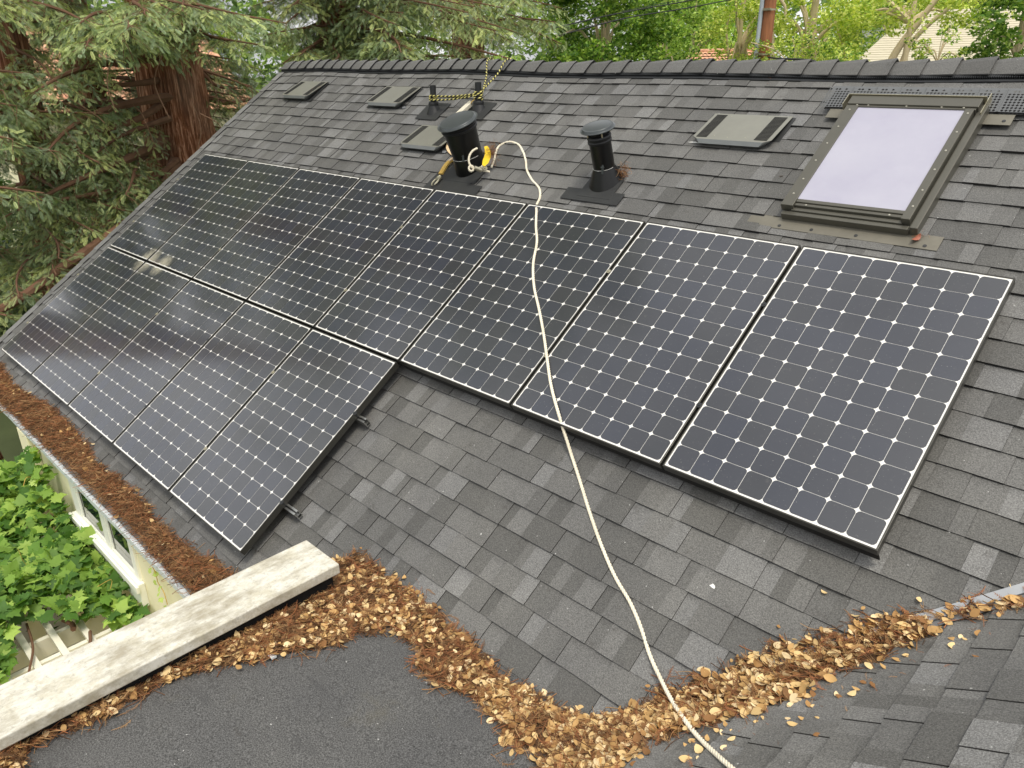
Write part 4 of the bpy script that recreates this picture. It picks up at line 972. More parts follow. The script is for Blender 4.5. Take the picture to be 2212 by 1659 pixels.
vine_poly = [(-60, 1010), (30, 1010), (62, 960), (90, 985), (100, 930), (118, 985), (136, 1010), (140, 1060), (150, 1110), (200, 1125), (215, 1170), (222, 1215), (262, 1200), (268, 1240), (285, 1255), (310, 1300), (318, 1325), (290, 1345), (250, 1345), (238, 1338), (225, 1300), (205, 1300), (195, 1335), (180, 1325), (170, 1300), (150, 1335), (128, 1330), (120, 1300), (90, 1300), (95, 1340), (70, 1350), (50, 1320), (30, 1345), (20, 1400), (10, 1470), (-60, 1480)]
ang = np.array([-90, -62, -48, -20, -5, 18, 38, 62, 90, 118, 142, 162, 185, 200, 228, 242]) ; rad = np.array([.30, .56, .40, .62, .44, .88, .56, .68, 1.0, .68, .56, .88, .44, .62, .40, .56])
lv = [(0, 0, .0)] + [(r * math.cos(math.radians(a)) * .62, r * math.sin(math.radians(a)) * .62, -.16 * r * r + (.06 if i % 2 else -.03)) for i, (a, r) in enumerate(zip(ang, rad))]
lv = np.array(lv); lf = np.array([(0, 1 + i, 1 + (i + 1) % 16) for i in range(16)])
N = 8200; X_ = r_.uniform(.4, 4.5, N); Y_ = r_.uniform(-5.2, -2.86, N)
hmx = .10 + .34 * ss(4.3, 3.0, X_) * (.6 + .4 * np.sin(X_ * 3.1) * np.cos(Y_ * 2.7)) + .55 * ss(-3.25, -2.95, Y_) * ss(2.7, 1.7, X_) * ss(1.0, 1.5, X_)
Z_ = -2.93 + r_.uniform(0, 1, N) ** .7 * hmx
P = np.stack([X_, Y_, Z_], -1); qx, qy = toPix(P); wob = 10 * np.sin(X_ * 40)
keep = inpoly(qx, qy + wob, vine_poly) | (qx < -50); P = P[keep]; n = len(P)
az = r_.uniform(0, 2 * PI, n); D = np.stack([np.cos(az), np.sin(az), r_.normal(-.25, .3, n)], -1); X, Y, Z = frames(D, np.stack([.45 + r_.normal(0, .6, n), -.25 + r_.normal(0, .6, n), np.ones(n)], -1))
V, F = scatter(lv, lf, P, X, Y, Z, r_.uniform(.06, .17, n))
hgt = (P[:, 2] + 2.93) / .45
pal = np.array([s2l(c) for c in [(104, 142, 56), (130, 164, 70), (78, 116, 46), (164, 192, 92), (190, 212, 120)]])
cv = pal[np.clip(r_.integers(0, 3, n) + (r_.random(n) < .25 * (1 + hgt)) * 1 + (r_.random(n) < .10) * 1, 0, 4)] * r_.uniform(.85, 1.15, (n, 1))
vine = tag(empty('grape_vine', (2.6, -3.6, -5)), 'bright green grape vine sprawling over the white pergola in the lower left', 'vine')
buildk('foliage', V, F, M['leaf'], vine, np.repeat(cv, len(lv), axis=0))
for (pts_, rr) in [([(178, 1500), (183, 1440), (196, 1400), (190, 1360)], .012), ([(66, 1452), (68, 1400), (60, 1350)], .009), ([(140, 1340), (152, 1350), (162, 1362)], .02)]:
    g = G(); g.tube(smoothpath(np.array([onZ(x, y, -2.90) + r_.normal(0, .01, 3) for x, y in pts_]), 16), rr, 6); build('vine_stem', g, M['redtwig'], vine)
for k in range(16):
    p = P[r_.integers(n)]; q = p + r_.normal(0, .12, 3) + [0, 0, .10]; m_ = (p + q) / 2 + r_.normal(0, .05, 3); g = G(); g.tube(smoothpath(np.array([p, m_, q]), 8), .0024, 4); build('tendril', g, M['strap_dirty'], vine)
# tendrils climbing the wall
def sprig(px_, label):
    Q = []
    for (x, y) in px_:
        r = ray(x, y); s_ = (WY - .03 - CAM[1]) / r[1]; Q.append(CAM + s_ * r)
    Q = smoothpath(np.array(Q), 14); root = tag(empty('vine_sprig', tuple(Q[0])), label, 'vine')
    g = G(); g.tube(Q, .003, 5); build('stem', g, M['strap_dirty'], root)
    pp = Q[::2] + r_.normal(0, .012, (len(Q[::2]), 3)) - [0, .02, 0]; m_ = len(pp); D = r_.normal(0, 1, (m_, 3)); X, Y, Z = frames(D, np.tile([.3, -1, .4], (m_, 1)))
    V, F = scatter(lv, lf, pp, X, Y, Z, r_.uniform(.03, .06, m_)); buildk('leaves', V, F, M['leaf'], root, np.tile(pal[4], (len(V), 1)))
sprig([(362, 1306), (352, 1275), (342, 1260), (335, 1235), (328, 1222)], 'thin vine sprig with small leaves climbing the cream wall by the white cap')
sprig([(74, 1010), (72, 985), (76, 965), (70, 950), (66, 938)], 'vine sprig climbing the cream pilaster at the left end of the wall')

# ================================================================== REDWOODS
r_ = np.random.default_rng(77)
def spray_template():
    V = []; F = []; n = 7
    for i in range(n):
        f = .10 + .86 * i / (n - 1); z = -.22 * f * f
        for s_ in (-1, 1):
            ln = (.30 * math.sin(PI * (f * .75 + .18)) + .07); d_ = np.array([.78, s_ * .55, -.24]); q = np.array([f + s_ * .02, 0, z]); n0 = len(V)
            wv = np.array([.022, -s_ * .026, 0]); m_ = q + d_ * ln * .5
            V += [q, m_ + wv, q + d_ * ln + [0, 0, -.03], m_ - wv]; F.append((n0, n0 + 1, n0 + 2, n0 + 3))
    n0 = len(V); V += [np.array([0, -.012, 0]), np.array([0, .012, 0]), np.array([1, .006, -.22]), np.array([1, -.006, -.22])]; F.append((n0, n0 + 1, n0 + 2, n0 + 3))
    return np.array(V), np.array(F)
SV, SF = spray_template()
NC = np.array([s2l(c) for c in [(134, 148, 98), (110, 128, 86), (156, 170, 114), (88, 106, 68), (176, 186, 118), (130, 148, 114)]])
def bough(T, p0, p1, r0=.05, sag=.25, step=.11, sz=.22, start=.25, bl=.75, col=1.0, mat=0):
    p0, p1 = np.array(p0, float), np.array(p1, float); L = np.linalg.norm(p1 - p0); n = 14; t = np.linspace(0, 1, n)
    side0 = np.cross(p1 - p0, [0, 0, 1]); side0 /= np.linalg.norm(side0) + 1e-9
    c = p0 + t[:, None] * (p1 - p0) + np.stack([0 * t, 0 * t, sag * L * .5 * np.sin(PI * t) * .6 - 0 * t], -1) + side0 * (.05 * L * np.sin(t * 5 + r_.uniform(0, 6)))[:, None]
    T['B'].tube(c, np.linspace(r0, .008, n), 6)
    m = max(3, int(L * (1 - start) / step)); ts = np.linspace(start, 1, m); Q = np.stack([np.interp(ts, t, c[:, i]) for i in range(3)], -1); D = np.gradient(Q, axis=0); D /= np.linalg.norm(D, axis=1)[:, None]
    for k in range(m):
        for s_ in (-1, 1):
            sd = np.cross(D[k], [0, 0, 1]); sd /= np.linalg.norm(sd) + 1e-9
            d_ = D[k] * r_.uniform(.35, .8) + s_ * sd * r_.uniform(.6, 1.0) + np.array([0, 0, r_.uniform(-.55, .05)]); d_ /= np.linalg.norm(d_)
            ln = bl * (0.35 + .65 * (1 - ((ts[k] - start) / (1 - start + 1e-9)) ** 1.5)) * r_.uniform(.5, 1.1)
            q = max(2, int(ln / (sz * .33))); f = np.linspace(.12, 1, q)
            pts = Q[k] + d_ * ln * f[:, None] + np.array([0, 0, -.28 * ln]) * (f ** 2)[:, None]
            sgn = np.where(np.arange(q) % 2, 1, -1)[:, None]; pd = np.cross(d_, [0, 0, 1]); pd /= np.linalg.norm(pd) + 1e-9
            dirs = d_ * .8 + sgn * pd * .75 + np.array([0, 0, -.22]) + r_.normal(0, .38, (q, 3)); dirs[-1] = d_ + [0, 0, -.4]
            T['P'].append(pts); T['D'].append(dirs); T['S'].append(sz * r_.uniform(.7, 1.2, q) * (1.15 - .3 * f))
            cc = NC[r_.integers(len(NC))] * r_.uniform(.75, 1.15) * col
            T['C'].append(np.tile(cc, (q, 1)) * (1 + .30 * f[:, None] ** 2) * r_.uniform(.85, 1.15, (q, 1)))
            if q > 4 and r_.random() < .5: T['W'].tube([Q[k], pts[len(pts) // 2], pts[-1]], [.006, .004, .002], 3, cap=False)
def newT(): return dict(B=G(), W=G(), P=[], D=[], S=[], C=[])
def finish(T, root):
    P, D, S, Cc = (np.concatenate(T[k]) for k in 'PDSC')
    X, Y, Z = frames(D, None, .6)
    V, F = scatter(SV, SF, P, X, Y, Z, S)
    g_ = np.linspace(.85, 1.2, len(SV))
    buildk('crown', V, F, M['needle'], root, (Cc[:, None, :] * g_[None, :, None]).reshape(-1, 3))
    g = T['B']; g.V += T['W'].V; g.F += [tuple(i + g.n for i in f) for f in T['W'].F]; g.n += T['W'].n
    build('limbs', g, M['redtwig'], root, smooth=True)
def redwood(c0, lean, R0, z0, z1, label, knots=True):
    root = tag(empty('redwood_tree', (c0[0], c0[1], -6)), label, 'tree', 'redwoods beside and behind the house')
    k = 72; nz = 90; zs = np.linspace(-6, z1, nz); V = []; ph = r_.uniform(0, 6)
    th = np.arange(k) * 2 * PI / k
    for z in zs:
        R = max(.04, R0 * (1 - (z - c0[2]) / (z1 - c0[2]) * .95 if z > c0[2] else 1 + .16 * (c0[2] - z)) )
        rr = R * (1 + .05 * np.sin(5 * th + ph + z * .25) + .045 * np.sin(9 * th + z * .5) + .028 * np.sin(23 * th + z * 1.3 + 2 * np.sin(z * .9)) + .018 * r_.normal(size=k))
        V.append(np.stack([c0[0] + lean[0] * (z - c0[2]) + rr * np.cos(th), c0[1] + lean[1] * (z - c0[2]) + rr * np.sin(th), np.full(k, z)], -1))
    V = np.concatenate(V); i, j = np.meshgrid(np.arange(nz - 1), np.arange(k), indexing='ij'); i = i.ravel(); j = j.ravel()
    F = np.stack([i * k + j, i * k + (j + 1) % k, (i + 1) * k + (j + 1) % k, (i + 1) * k + j], -1)
    buildk('trunk', V, F, M['bark'], root, smooth=True)
    return root
def dist(p): return np.linalg.norm(np.asarray(p) - CAM)
specs = [('A', at(380, 240, 14.5), .50, (-.01, .02), 'massive redwood with fluted red brown trunk showing beside the left roof edge'),
         ('B', at(200, 250, 17.5), .32, (.0, .0), 'redwood with shaded trunk standing just left of the massive one'),
         ('C', at(95, 410, 14.0), .27, (.01, 0), 'slimmer redwood at the far left, above the lower roof corner'),
         ('D', at(735, 100, 17.0), .36, (0, 0), 'redwood rising behind the left part of the ridge'),
         ('E', at(1010, 90, 19.0), .33, (0, 0), 'redwood behind the roped pipes, beyond the ridge'),
         ('F', at(-260, 500, 12.5), .33, (0, 0), 'redwood leaning in from beyond the left edge of the photo')]
trees = {}
for key, c0, R, lean, lb in specs:
    trees[key] = (redwood(c0, lean, R, -6, 5.6 if key == 'F' else 17 + r_.uniform(-2, 2), lb), newT(), c0, R, lean)
def axis_pt(key, z):
    _, _, c0, R, lean = trees[key]; return np.array([c0[0] + lean[0] * (z - c0[2]), c0[1] + lean[1] * (z - c0[2]), z])
TRK = [(315, 110), (440, 105), (462, 350), (315, 352)]
def ok_path(p0, p1):
    t = np.linspace(.25, 1, 12)[:, None]; Q = p0 + t * (p1 - p0); qx, qy = toPix(Q); dq = np.linalg.norm(Q - CAM, axis=1)
    if np.any(inpoly(qx, qy, TRK) & (dq < 14.6)): return False
    return not np.any((Q[:, 0] > -1.0) & (Q[:, 1] < 2.6))
hand = [  # tree, start z offset from tip, tip px, tip distance, radius, sag, start, col with sunlit and shaded tone painted in
    ('A', .5, 560, 96, 11.9, .05, .05, 1.25), ('A', .7, 490, 90, 12.4, .05, .1, 1.15), ('A', .5, 610, 50, 12.4, .05, .1, 1.25), ('A', .5, 520, 30, 11.6, .05, .1, 1.3), ('A', .5, 425, 20, 11.8, .05, .1, 1.15), ('A', .5, 350, 20, 12.0, .04, .1, 1.15),
    ('A', .6, 180, 100, 11.0, .06, .1, 1.3), ('A', .5, 240, 60, 10.8, .05, .1, 1.3), ('A', .6, 280, 30, 11.2, .05, .1, 1.25), ('A', .4, 285, 80, 11.6, .04, .1, 1.1), ('A', .5, 150, 50, 11.4, .05, .1, 1.2),
    ('A', .9, 545, 190, 14.6, .05, .12, .8), ('A', .6, 520, 226, 14.4, .05, .05, .75), ('A', .9, 60, 200, 11.8, .08, .1, 1.1), ('A', 1.2, 100, 330, 11.6, .09, .15, 1.0), ('A', 1.4, 40, 470, 11.4, .10, .1, .9), ('A', 1.0, 250, 420, 12.0, .07, .1, 1.0), ('A', .8, 225, 330, 12.4, .07, .1, .95),
    ('C', .5, 230, 350, 12.0, .05, .1, 1.0), ('C', .6, 330, 390, 12.6, .05, .1, .95), ('C', .5, 290, 470, 12.0, .05, .1, 1.0), ('C', .4, 190, 500, 11.6, .04, .1, 1.05), ('C', .5, 100, 560, 11.2, .04, .1, .95), ('C', .4, 60, 640, 10.8, .04, .1, .95), ('C', .5, 230, 250, 13.0, .04, .1, .85), ('C', .3, 150, 590, 11.0, .04, .1, .9), ('F', .3, 40, 300, 10.8, .05, .1, 1.15), ('F', .3, 80, 420, 10.6, .05, .1, 1.05), ('F', .3, 30, 230, 11.2, .05, .1, 1.15), ('F', .2, 20, 680, 10.6, .04, .1, .9), ('F', .2, 60, 160, 11.6, .05, .1, 1.15)]
for key, dz, px_, py_, d_, r0, sag, cl in hand:
    tip = at(px_, py_, d_); p0 = axis_pt(key, tip[2] + dz * .45)
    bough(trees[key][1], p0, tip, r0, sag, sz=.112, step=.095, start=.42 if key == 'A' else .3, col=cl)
cnt = 0; tries = 0
while cnt < 100 and tries < 4000:
    tries += 1
    px_, py_ = r_.uniform(-120, 640), r_.uniform(-60, 760); d_ = r_.uniform(10.9, 17)
    if py_ > 720 - px_ * 1.15 + 60: continue
    tip = at(px_, py_, d_)
    if tip[0] > -1.15: continue
    if inpoly(np.array([px_]), np.array([py_]), [(320, 130), (450, 100), (475, 360), (310, 360)])[0] and d_ < 15.2: continue
    key = min('ABCF', key=lambda k: np.linalg.norm((trees[k][2] - tip)[:2]) + r_.uniform(0, 2.5)); p0 = axis_pt(key, tip[2] + r_.uniform(.05, .6))
    if not ok_path(p0, tip): continue
    bough(trees[key][1], p0, tip, r_.uniform(.025, .05), r_.uniform(.02, .15), sz=.115, start=.25, col=r_.uniform(.7, 1.25) * (1.12 if py_ < 150 else .95), step=.105); cnt += 1  # upper boughs lighter: sunlit highlights painted into needle colour
cnt = 0
while cnt < 42:          # boughs behind the big trunk, shade painted in as darker col
    px_, py_ = r_.choice([r_.uniform(60, 330), r_.uniform(445, 560)]), r_.uniform(110, 420); tip = at(px_, py_, r_.uniform(15.0, 18.5))
    if tip[0] > -1.3: continue
    p0 = axis_pt('B', tip[2] + r_.uniform(.1, .7))
    if np.linalg.norm(p0 - tip) > 6: continue
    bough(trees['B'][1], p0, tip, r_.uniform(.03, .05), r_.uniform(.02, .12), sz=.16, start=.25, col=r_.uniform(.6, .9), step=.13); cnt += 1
cnt = 0
while cnt < 58:
    px_, py_ = r_.uniform(560, 1220), r_.uniform(-60, 175); d_ = r_.uniform(13, 19); tip = at(px_, py_, d_)
    if tip[1] < 3.2 or tip[0] < -8: continue
    key = min('DE', key=lambda k: np.linalg.norm((trees[k][2] - tip)[:2]) + r_.uniform(0, 1.5)); p0 = axis_pt(key, tip[2] + r_.uniform(0, .7))
    if np.linalg.norm(p0 - tip) > 5.5: continue
    bough(trees[key][1], p0, tip, r_.uniform(.03, .06), r_.uniform(.02, .15), sz=.125, start=.2, col=r_.uniform(.85, 1.2), step=.13); cnt += 1
for _ in range(14):       # close the view between the massive redwood and the next one
    px_, py_ = r_.uniform(540, 700), r_.uniform(-40, 90); tip = at(px_, py_, r_.uniform(14.5, 18))
    bough(trees['D'][1], axis_pt('D', tip[2] + r_.uniform(.1, .6)), tip, .04, .08, sz=.125, start=.15, col=r_.uniform(.85, 1.2), step=.13)
for key in trees:           # the crowns above and behind the frame, seen only in reflections
    for _ in range(66 if key in 'ABC' else 30):
        z = r_.uniform(2.6, {'F': 4.2}.get(key, 15.0)); az = r_.uniform(0, 2 * PI); L = 4.2 * (1 - (z - 2) / 17) + .7; p0 = axis_pt(key, z); tip = p0 + np.array([math.cos(az) * L, math.sin(az) * L, -.35 * L])
        if tip[0] > -.9 and tip[1] < 3: continue
        tp_ = toPix(np.stack([tip - [0, 0, 1.3], (tip + p0) / 2 - [0, 0, 1.0]]))
        if np.any((tp_[1] > -50) & (np.linalg.norm(tip - CAM) < 60)): continue
        bough(trees[key][1], p0, tip, .05, .1, step=.34, sz=.50, start=.15, bl=1.1)
# big rusty limb just behind the sloping roof edge
a_ = [at(x, y, d) for x, y, d in [(395, 320, 14.5), (310, 455, 12.6), (240, 507, 11.9), (140, 575, 11.4), (35, 650, 11.0), (-60, 700, 10.8)]]
trees['A'][1]['B'].tube(smoothpath(np.array(a_), 30), np.linspace(.10, .05, 30), 8)
for pts_, r0 in (([(345, 108, 14.2), (300, 124, 13.6), (246, 138, 13.0)], .075), ([(352, 172, 14.2), (300, 180, 13.6), (225, 186, 12.8)], .085), ([(360, 215, 14.1), (320, 245, 13.6), (250, 275, 13.0), (165, 290, 12.4)], .10),
                 ([(385, 345, 14.0), (330, 385, 13.2), (250, 410, 12.6), (130, 432, 12.0)], .085), ([(398, 352, 14.0), (350, 385, 13.6), (285, 425, 13)], .05), ([(425, 148, 14.6), (470, 172, 14.8), (540, 186, 15)], .07), ([(430, 205, 14.6), (480, 222, 14.8), (545, 214, 15)], .075), ([(432, 152, 14.5), (470, 186, 14.6), (520, 190, 14.6)], .05), ([(440, 285, 14.6), (470, 300, 14.6)], .05)):
    trees['A'][1]['B'].tube(smoothpath(np.array([at(*q) for q in pts_]), 16), np.linspace(r0 * .62, r0 * .3, 16), 8)
for _ in range(26):       # bare hanging twigs
    px_, py_ = r_.uniform(20, 600), r_.uniform(0, 330); d_ = r_.uniform(11, 13.5); p = at(px_, py_, d_); q = p + [r_.uniform(-.4, .4), r_.uniform(-.3, .3), -r_.uniform(.3, .9)]
    if p[0] > -1.2: continue
    g = G(); g.tube(smoothpath(np.array([p, (p + q) / 2 + r_.normal(0, .1, 3), q]), 8), .006, 5); build('bare_twig', g, M['twig'], trees['A'][0])
for key in trees: finish(trees[key][1], trees[key][0])

# ================================================================== BROADLEAF TREES, HEDGES, FAR WOODS
qv = np.array([(-.5, 0, 0), (-.12, -.26, .03), (.5, 0, -.06), (-.12, .26, .03)]); qf = np.array([(0, 1, 2, 3)])
def leafmesh(P, S, cols, jit=.9, droop=-.3):
    n = len(P); D = r_.normal(0, 1, (n, 3)); D[:, 2] = D[:, 2] * .5 + droop; X, Y, Z = frames(D, None, jit); V, F = scatter(qv, qf, P, X, Y, Z, S); return V, F, np.repeat(cols, 4, axis=0)
def clumps(cen, rad, ncl, clr, nper):
    P = []; W = []
    for _ in range(ncl):
        d_ = r_.normal(size=3); d_ /= np.linalg.norm(d_); c = np.array(cen) + np.array(rad) * d_ * r_.uniform(.35, 1.0) ** .6
        q = r_.normal(0, 1, (nper, 3)); q /= np.linalg.norm(q, axis=1)[:, None]; q *= r_.uniform(.2, 1, (nper, 1)) ** .5
        P.append(c + q * clr * r_.uniform(.6, 1.2) * np.array([1, 1, .7])); W.append(np.full(nper, r_.uniform(.82, 1.18)))
    return np.concatenate(P), np.concatenate(W)
def broadleaf(label, cen, rad, ncl, clr, nper, lsz, pal, base=None, limbs=None, bark='palebark', r0=.18, group=None, name='broadleaf_tree'):
    cen = np.array(cen, float); base = np.array([cen[0], cen[1], -6.]) if base is None else np.array(base)
    root = tag(empty(name, (base[0], base[1], -6)), label, 'tree', group)
    P, W = clumps(cen, rad, ncl, clr, nper); pal = np.array([s2l(c) for c in pal]); n = len(P)
    V, F, Cc = leafmesh(P, r_.uniform(.7, 1.3, n) * lsz, pal[r_.integers(len(pal), size=n)] * W[:, None] * r_.uniform(.85, 1.15, (n, 1)))
    buildk('crown', V, F, M['leaf'], root, Cc)
    g = G(); g.tube(smoothpath(np.array([[base[0], base[1], -6], base * [1, 1, 0] + [0, 0, (cen[2] - rad[2] * .6 - 6) / 2 if cen[2] - rad[2] > -6 else -5], cen - [0, 0, rad[2] * .3], cen + [0, 0, rad[2] * .6]]), 16), np.linspace(r0, r0 * .3, 16), 10)
    for k in range(7):
        q = P[r_.integers(n)]; g.tube(smoothpath(np.array([cen - [0, 0, rad[2] * .6], (cen + q) / 2, q]), 8), np.linspace(r0 * .45, .015, 8), 6)
    for pts_, ra in (limbs or []):
        pp = [at(*q) for q in pts_]; pp = [pp[0] + np.array([0, 0, -2.5])] + pp; g.tube(smoothpath(np.array(pp), 20), np.linspace(ra, ra * .45, 20), 10)
    build('trunk', g, M[bark], root, smooth=True)
    return root
YG = [(190, 206, 92), (168, 190, 80), (212, 220, 116), (140, 166, 66), (222, 228, 140)]  # hazy sunlight on the background trees painted into these leaf colours
MG = [(92, 128, 50), (120, 154, 62), (74, 108, 42), (146, 176, 78), (170, 194, 98)]
PG = [(170, 198, 96), (186, 210, 114), (146, 178, 82)]
broadleaf('dense glossy green tree right of the redwoods behind the ridge', at(1305, 40, 27), (2.1, 2.1, 3.2), 150, .55, 170, .15, MG)
broadleaf('paler green tree filling the gap right of the dense glossy one', at(1430, 75, 34), (1.5, 1.5, 2.6), 60, .5, 140, .15, PG + MG[1:3])
broadleaf('bright rounded tree beyond the tile roof', at(1500, 62, 62), (3.0, 3, 4.4), 90, .9, 130, .28, PG)
broadleaf('feathery green tree far behind, left of the utility pole', at(1580, 30, 70), (3.6, 3, 5), 90, 1.0, 130, .30, PG)
broadleaf('yellow green tree with one crooked pale stem just left of the utility pole', at(1600, 60, 28), (1.15, 1.6, 2.0), 60, .42, 90, .11, YG, limbs=[([(1616, 135, 28), (1606, 100, 28), (1594, 60, 28), (1590, 0, 28)], .10), ([(1596, 20, 28), (1625, 18, 28), (1650, 12, 28)], .05)])
z5p = lambda x, y, d: (1426.4 + x * .3552, y * .3552, d)
broadleaf('yellow green sycamore with forked mottled trunk right of the utility pole', at(1760, 45, 27), (2.0, 1.8, 1.9), 105, .45, 85, .12, YG,
    limbs=[([z5p(860, 385, 27), z5p(885, 280, 27), z5p(915, 160, 27), z5p(940, 0, 27)], .16), ([z5p(880, 330, 27), z5p(940, 260, 26.6), z5p(1010, 180, 26.5), z5p(1090, 125, 26.5), z5p(1170, 98, 26.5)], .10), ([z5p(910, 240, 27), z5p(985, 160, 27), z5p(1040, 110, 27)], .11), ([z5p(735, 0, 26), z5p(762, 50, 26), z5p(758, 100, 26)], .08), ([z5p(1110, 270, 26.5), z5p(1080, 190, 26.5), z5p(1060, 130, 26.5)], .05)])
broadleaf('leaning sycamore with two smooth pale stems in front of the beige roof', at(1975, 8, 25), (2.4, 1.5, .75), 60, .42, 80, .12, YG,
    limbs=[([z5p(1400, 375, 25), z5p(1470, 260, 25), z5p(1560, 150, 25), z5p(1620, 70, 25), z5p(1690, -20, 25)], .15), ([z5p(1470, 375, 25), z5p(1535, 250, 25), z5p(1620, 160, 25), z5p(1760, 45, 25)], .11)])
broadleaf('light green tree behind the leaning sycamore stems', at(1940, 45, 48), (3.2, 2, 2.6), 70, .7, 110, .2, PG)
broadleaf('small bright shrub in front of the dark roofed house', at(2050, 52, 40), (1.6, 1.2, 1.0), 30, .45, 110, .16, YG)
broadleaf('deep green tree at the right edge reaching over the beige roof', at(2212, 35, 15), (.6, 1.2, .9), 44, .26, 110, .085, MG, r0=.08)
broadleaf('sparse young tree rising behind the ridge above the skylight', at(2030, 105, 16), (.55, .4, .36), 16, .14, 60, .06, YG + MG, r0=.02)
broadleaf('low leafy shrub behind the ridge between pole and leaning sycamore', at(1720, 120, 20), (1.5, .6, .45), 34, .22, 80, .075, YG + MG, r0=.03)
broadleaf('dark evergreen tree on the far skyline at the right', at(2060, 8, 75), (7, 3, 3.0), 80, 1.2, 120, .35, [(62, 84, 52), (84, 104, 60)])
broadleaf('light leafy sprig tree peeking over the ridge beside the cords', at(1085, 134, 12.3), (.25, .25, .16), 9, .09, 70, .045, PG, r0=.012)
# clipped mass of bushes below the redwoods and far woods
def mass(name, label, n, fx, sz, pal, cat='woods'):
    P = fx(n); pal = np.array([s2l(c) for c in pal]); k = np.sin(P[:, 0] * .55) + np.sin(P[:, 1] * .7 + 1) + np.sin(P[:, 0] * .23 + P[:, 1] * .31)
    V, F, Cc = leafmesh(P, r_.uniform(.6, 1.3, n) * sz, pal[np.clip((k * .8 + r_.normal(0, .8, n) + len(pal) / 2).astype(int), 0, len(pal) - 1)] * r_.uniform(.8, 1.2, (n, 1)))
    return tag(buildk(name, V, F, M['leaf'], None, Cc), label, cat, None, 'stuff')
def far(n):
    a = r_.uniform(-.75, 1.62, n); d_ = r_.uniform(85, 125, n); x = CAM[0] - np.sin(a) * d_; y = CAM[1] + np.cos(a) * d_
    hh = 7.5 + 2.6 * np.sin(a * 17) + 1.6 * np.sin(a * 41 + 1) + 1.0 * np.sin(a * 90)
    return np.stack([x, y, -6 + (hh + 6) * r_.uniform(0, 1, n) ** .55], -1)
mass('distant_woods', 'hazy mixed woods along the far skyline', 46000, far, .95, [(96, 122, 66), (120, 148, 76), (146, 172, 88), (84, 110, 64)])
def under(n):
    px_ = r_.uniform(-300, 640, n); d_ = r_.uniform(19, 24, n); a = np.arctan2(px_ - 1106, FPX)
    base = CM.T @ np.array([0, 0, 1.]); P = np.array([at(p, 330, 1.0) for p in px_[:1]])
    R = (CM.T @ np.stack([(px_ - 1106) / FPX, (500 - 829.5) / FPX * np.ones(n), np.ones(n)]))
    R = R.T; R[:, 2] = 0; R /= np.linalg.norm(R, axis=1)[:, None]
    hh = -2.3 + .8 * np.sin(px_ * .02) + .5 * np.sin(px_ * .07)
    P = CAM + R * d_[:, None]; P[:, 2] = -6 + (hh + 6) * r_.uniform(0, 1, n) ** .7
    return P
mass('understory_bushes', 'dark bushes in the shade beneath the redwoods', 26000, under, .16, [(52, 70, 38), (70, 92, 44), (44, 60, 36)], 'bushes')
def eavebush(n):
    P = np.stack([r_.uniform(-6, 1.1, n), r_.uniform(-7, -2.9, n), np.zeros(n)], -1); P[:, 2] = -6 + (2.6 + .5 * np.sin(P[:, 0] * 2) + .4 * np.sin(P[:, 1] * 3)) * r_.uniform(0, 1, n) ** .6; return P
mass('garden_bushes', 'dark garden bushes beyond the left end of the house wall', 16000, eavebush, .10, [(48, 66, 36), (64, 88, 44), (40, 56, 34)], 'bushes')

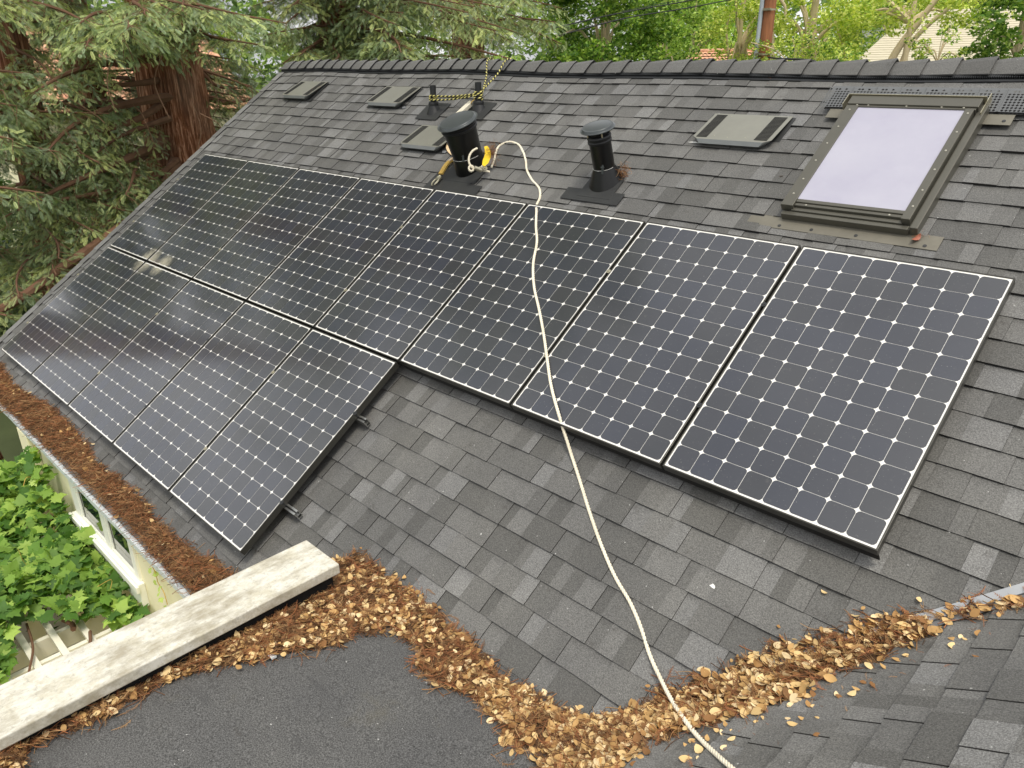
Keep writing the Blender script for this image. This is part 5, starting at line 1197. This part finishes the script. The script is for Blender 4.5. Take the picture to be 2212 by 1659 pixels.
# ================================================================== NEIGHBOURING HOUSES
def neighbour(label, eL, eR, depth, rise, wallh, roofm, wallm, tile=False, name='neighbour_house'):
    eL, eR = np.array(eL, float), np.array(eR, float); eR[2] = eL[2]; L = np.linalg.norm(eR - eL); ux = (eR - eL) / L; uy = np.array([-ux[1], ux[0], 0])
    if uy @ (eL - CAM) < 0: uy = -uy
    root = tag(empty(name, (*((eL + eR) / 2)[:2], -6)), label, 'house')
    f = lambda a, b, c: eL + ux * a + uy * b + np.array([0, 0, c])
    g = G()
    if tile:
        nt_, n = 9, int(L / .045); rows_ = nt_
        a = np.linspace(-.3, L + .3, n); prof = .045 * np.abs(np.sin(a * PI / .24)); sl_ = math.hypot(depth / 2, rise)
        for k in range(int(sl_ / .38)):
            f0, f1 = k * .38 / sl_, min(1, (k + 1) * .38 / sl_ + .01); V = []
            for (fr, up_) in ((f0, .05), (f1, .0)):
                for ai, pi_ in zip(a, prof): V.append(f(ai, fr * depth / 2, fr * rise + pi_ + up_))
            g.add(V, [(i, i + 1, n + i + 1, n + i) for i in range(n - 1)])
        g.add([f(-.3, depth / 2, rise), f(L + .3, depth / 2, rise), f(L + .3, depth, 0), f(-.3, depth, 0)], [(0, 1, 2, 3)])
        g.tube([f(-.3, depth / 2, rise + .04), f(L + .3, depth / 2, rise + .04)], .11, 10)
    else:
        rows_ = 26
        for k in range(rows_):
            f0, f1 = k / rows_, (k + 1) / rows_; o_ = .02
            g.add([f(-.3, f0 * depth / 2, f0 * rise + o_), f(L + .3, f0 * depth / 2, f0 * rise + o_), f(L + .3, f1 * depth / 2, f1 * rise), f(-.3, f1 * depth / 2, f1 * rise), f(-.3, f0 * depth / 2, f0 * rise), f(L + .3, f0 * depth / 2, f0 * rise)], [(0, 1, 2, 3), (4, 5, 1, 0)])
        g.add([f(-.3, depth / 2, rise), f(L + .3, depth / 2, rise), f(L + .3, depth, 0), f(-.3, depth, 0)], [(0, 1, 2, 3)])
    build('roof', g, M[roofm], root)
    g = G(); zb = -6 - eL[2]
    for a, b in ((0, L),):
        q = [f(0, .4, -.05), f(L, .4, -.05), f(L, depth - .4, -.05), f(0, depth - .4, -.05)]; q2 = [p * [1, 1, 0] + [0, 0, -6] for p in q]
        g.add(q + q2, [(i, (i + 1) % 4, 4 + (i + 1) % 4, 4 + i) for i in range(4)])
        for e in (0.02, L - .02): g.add([f(e, .4, -.05), f(e, depth / 2, rise - .08), f(e, depth - .4, -.05)], [(0, 1, 2)])
    build('wall', g, M[wallm], root)
    for a in np.arange(1.2, L - 1.5, 2.6):
        if wallh < 1: break
        g = G(); g.add([f(a, .37, -.6), f(a + 1.1, .37, -.6), f(a + 1.1, .37, -1.9), f(a, .37, -1.9)], [(0, 1, 2, 3)]); g.box(0, 0, 0, 0, 0, 0); build('window', g, M['glass'], root)
    return root
neighbour('cream house with terracotta tiles glimpsed through the redwoods', at(60, 262, 25), at(540, 236, 27), 7, 2.3, 2, 'tile', 'cream', True)
neighbour('house with sunlit terracotta tile roof beyond the ridge, left of the pole', at(1468, 137, 36), at(1578, 134, 34), 3, .42, 0, 'tile', 'cream', True)
neighbour('wide house with beige grey shingle roof behind the skylight end of the ridge', at(1845, 150, 33), at(2330, 150, 31), 11, 2.1, 0, 'greyroof', 'whitewall')
neighbour('distant house with steep charcoal roof and white wall at upper right', at(2070, 62, 52), at(2143, 62, 50), 4, 1.3, 0, 'darkroof', 'whitewall')
neighbour('distant low dark roofed building half hidden behind the sycamore leaves', at(1856, 54, 58), at(1912, 54, 57), 4, .7, 0, 'darkroof', 'whitewall')

# ================================================================== UTILITY POLE AND WIRES
pb, pt_ = at(1649, 130, 20.7), at(1667, -20, 20.7); ax = (pt_ - pb) / (pt_[2] - pb[2]); base = pb - ax * (pb[2] + 6)
pole = tag(empty('utility_pole', tuple(base)), 'weathered brown wooden utility pole with a grey conduit up its left side', 'utility pole')
g = G(); P = np.array([base + ax * z for z in np.linspace(0, 13, 30)]); g.tube(P, np.linspace(.165, .125, 30), 24); build('pole_shaft', g, M['polewood'], pole, smooth=True)
lft = -(CM.T @ [1, 0, 0]); g = G(); g.tube(P[:26] + lft * .19, .05, 12); build('conduit_pipe', g, M['conduit'], pole, smooth=True)
for px_, py_ in ((1640, 117), (1658, 20)):
    c = at(px_, py_, 20.55); g = G(); g.lathe([(.168, -.018), (.172, -.018), (.172, .018), (.168, .018)], 24, pole.location[:] if False else (pb + ax * (c[2] - pb[2])), ax, cap=False)
    g.box(c[0] - .10, c[0] + .08, c[1] - .04, c[1] + .04, c[2] - .025, c[2] + .025); build('band_clamp', g, M['steel'], pole)
def wire(pts_, r0, label):
    tag(build('overhead_wire', (lambda g: (g.tube(smoothpath(np.array([at(*p) for p in pts_]), 40), r0, 6), g)[1])(G()), M['cable'], None, smooth=True), label, 'wire')
wire([(1190, 62, 16), (1330, 30, 17.5), (1480, 3, 19), (1640, -28, 20.6)], .013, 'upper black overhead wire crossing in front of the dense green tree')
wire([(1200, 78, 16), (1368, 36, 17.5), (1475, 19, 18.5), (1570, 1, 19.6), (1660, -16, 20.6)], .013, 'lower thick black overhead wire slanting up to the utility pole')
wire([(1340, 25, 22), (1480, -2, 23), (1540, -14, 24)], .007, 'thin overhead wire just above the thick black ones')
wire([(1660, 124, 20.4), (1690, 127, 19), (1740, 129, 18), (1770, 138, 16)], .022, 'drooping black service cable leaving the pole just above the ridge')
wire([(1594, -10, 26), (1588, 60, 26), (1572, 128, 26)], .008, 'thin guy wire hanging left of the utility pole')
wire([(1985, 19, 50), (2080, 20, 48), (2180, 22, 46)], .012, 'thin distant wire above the charcoal roofed house')
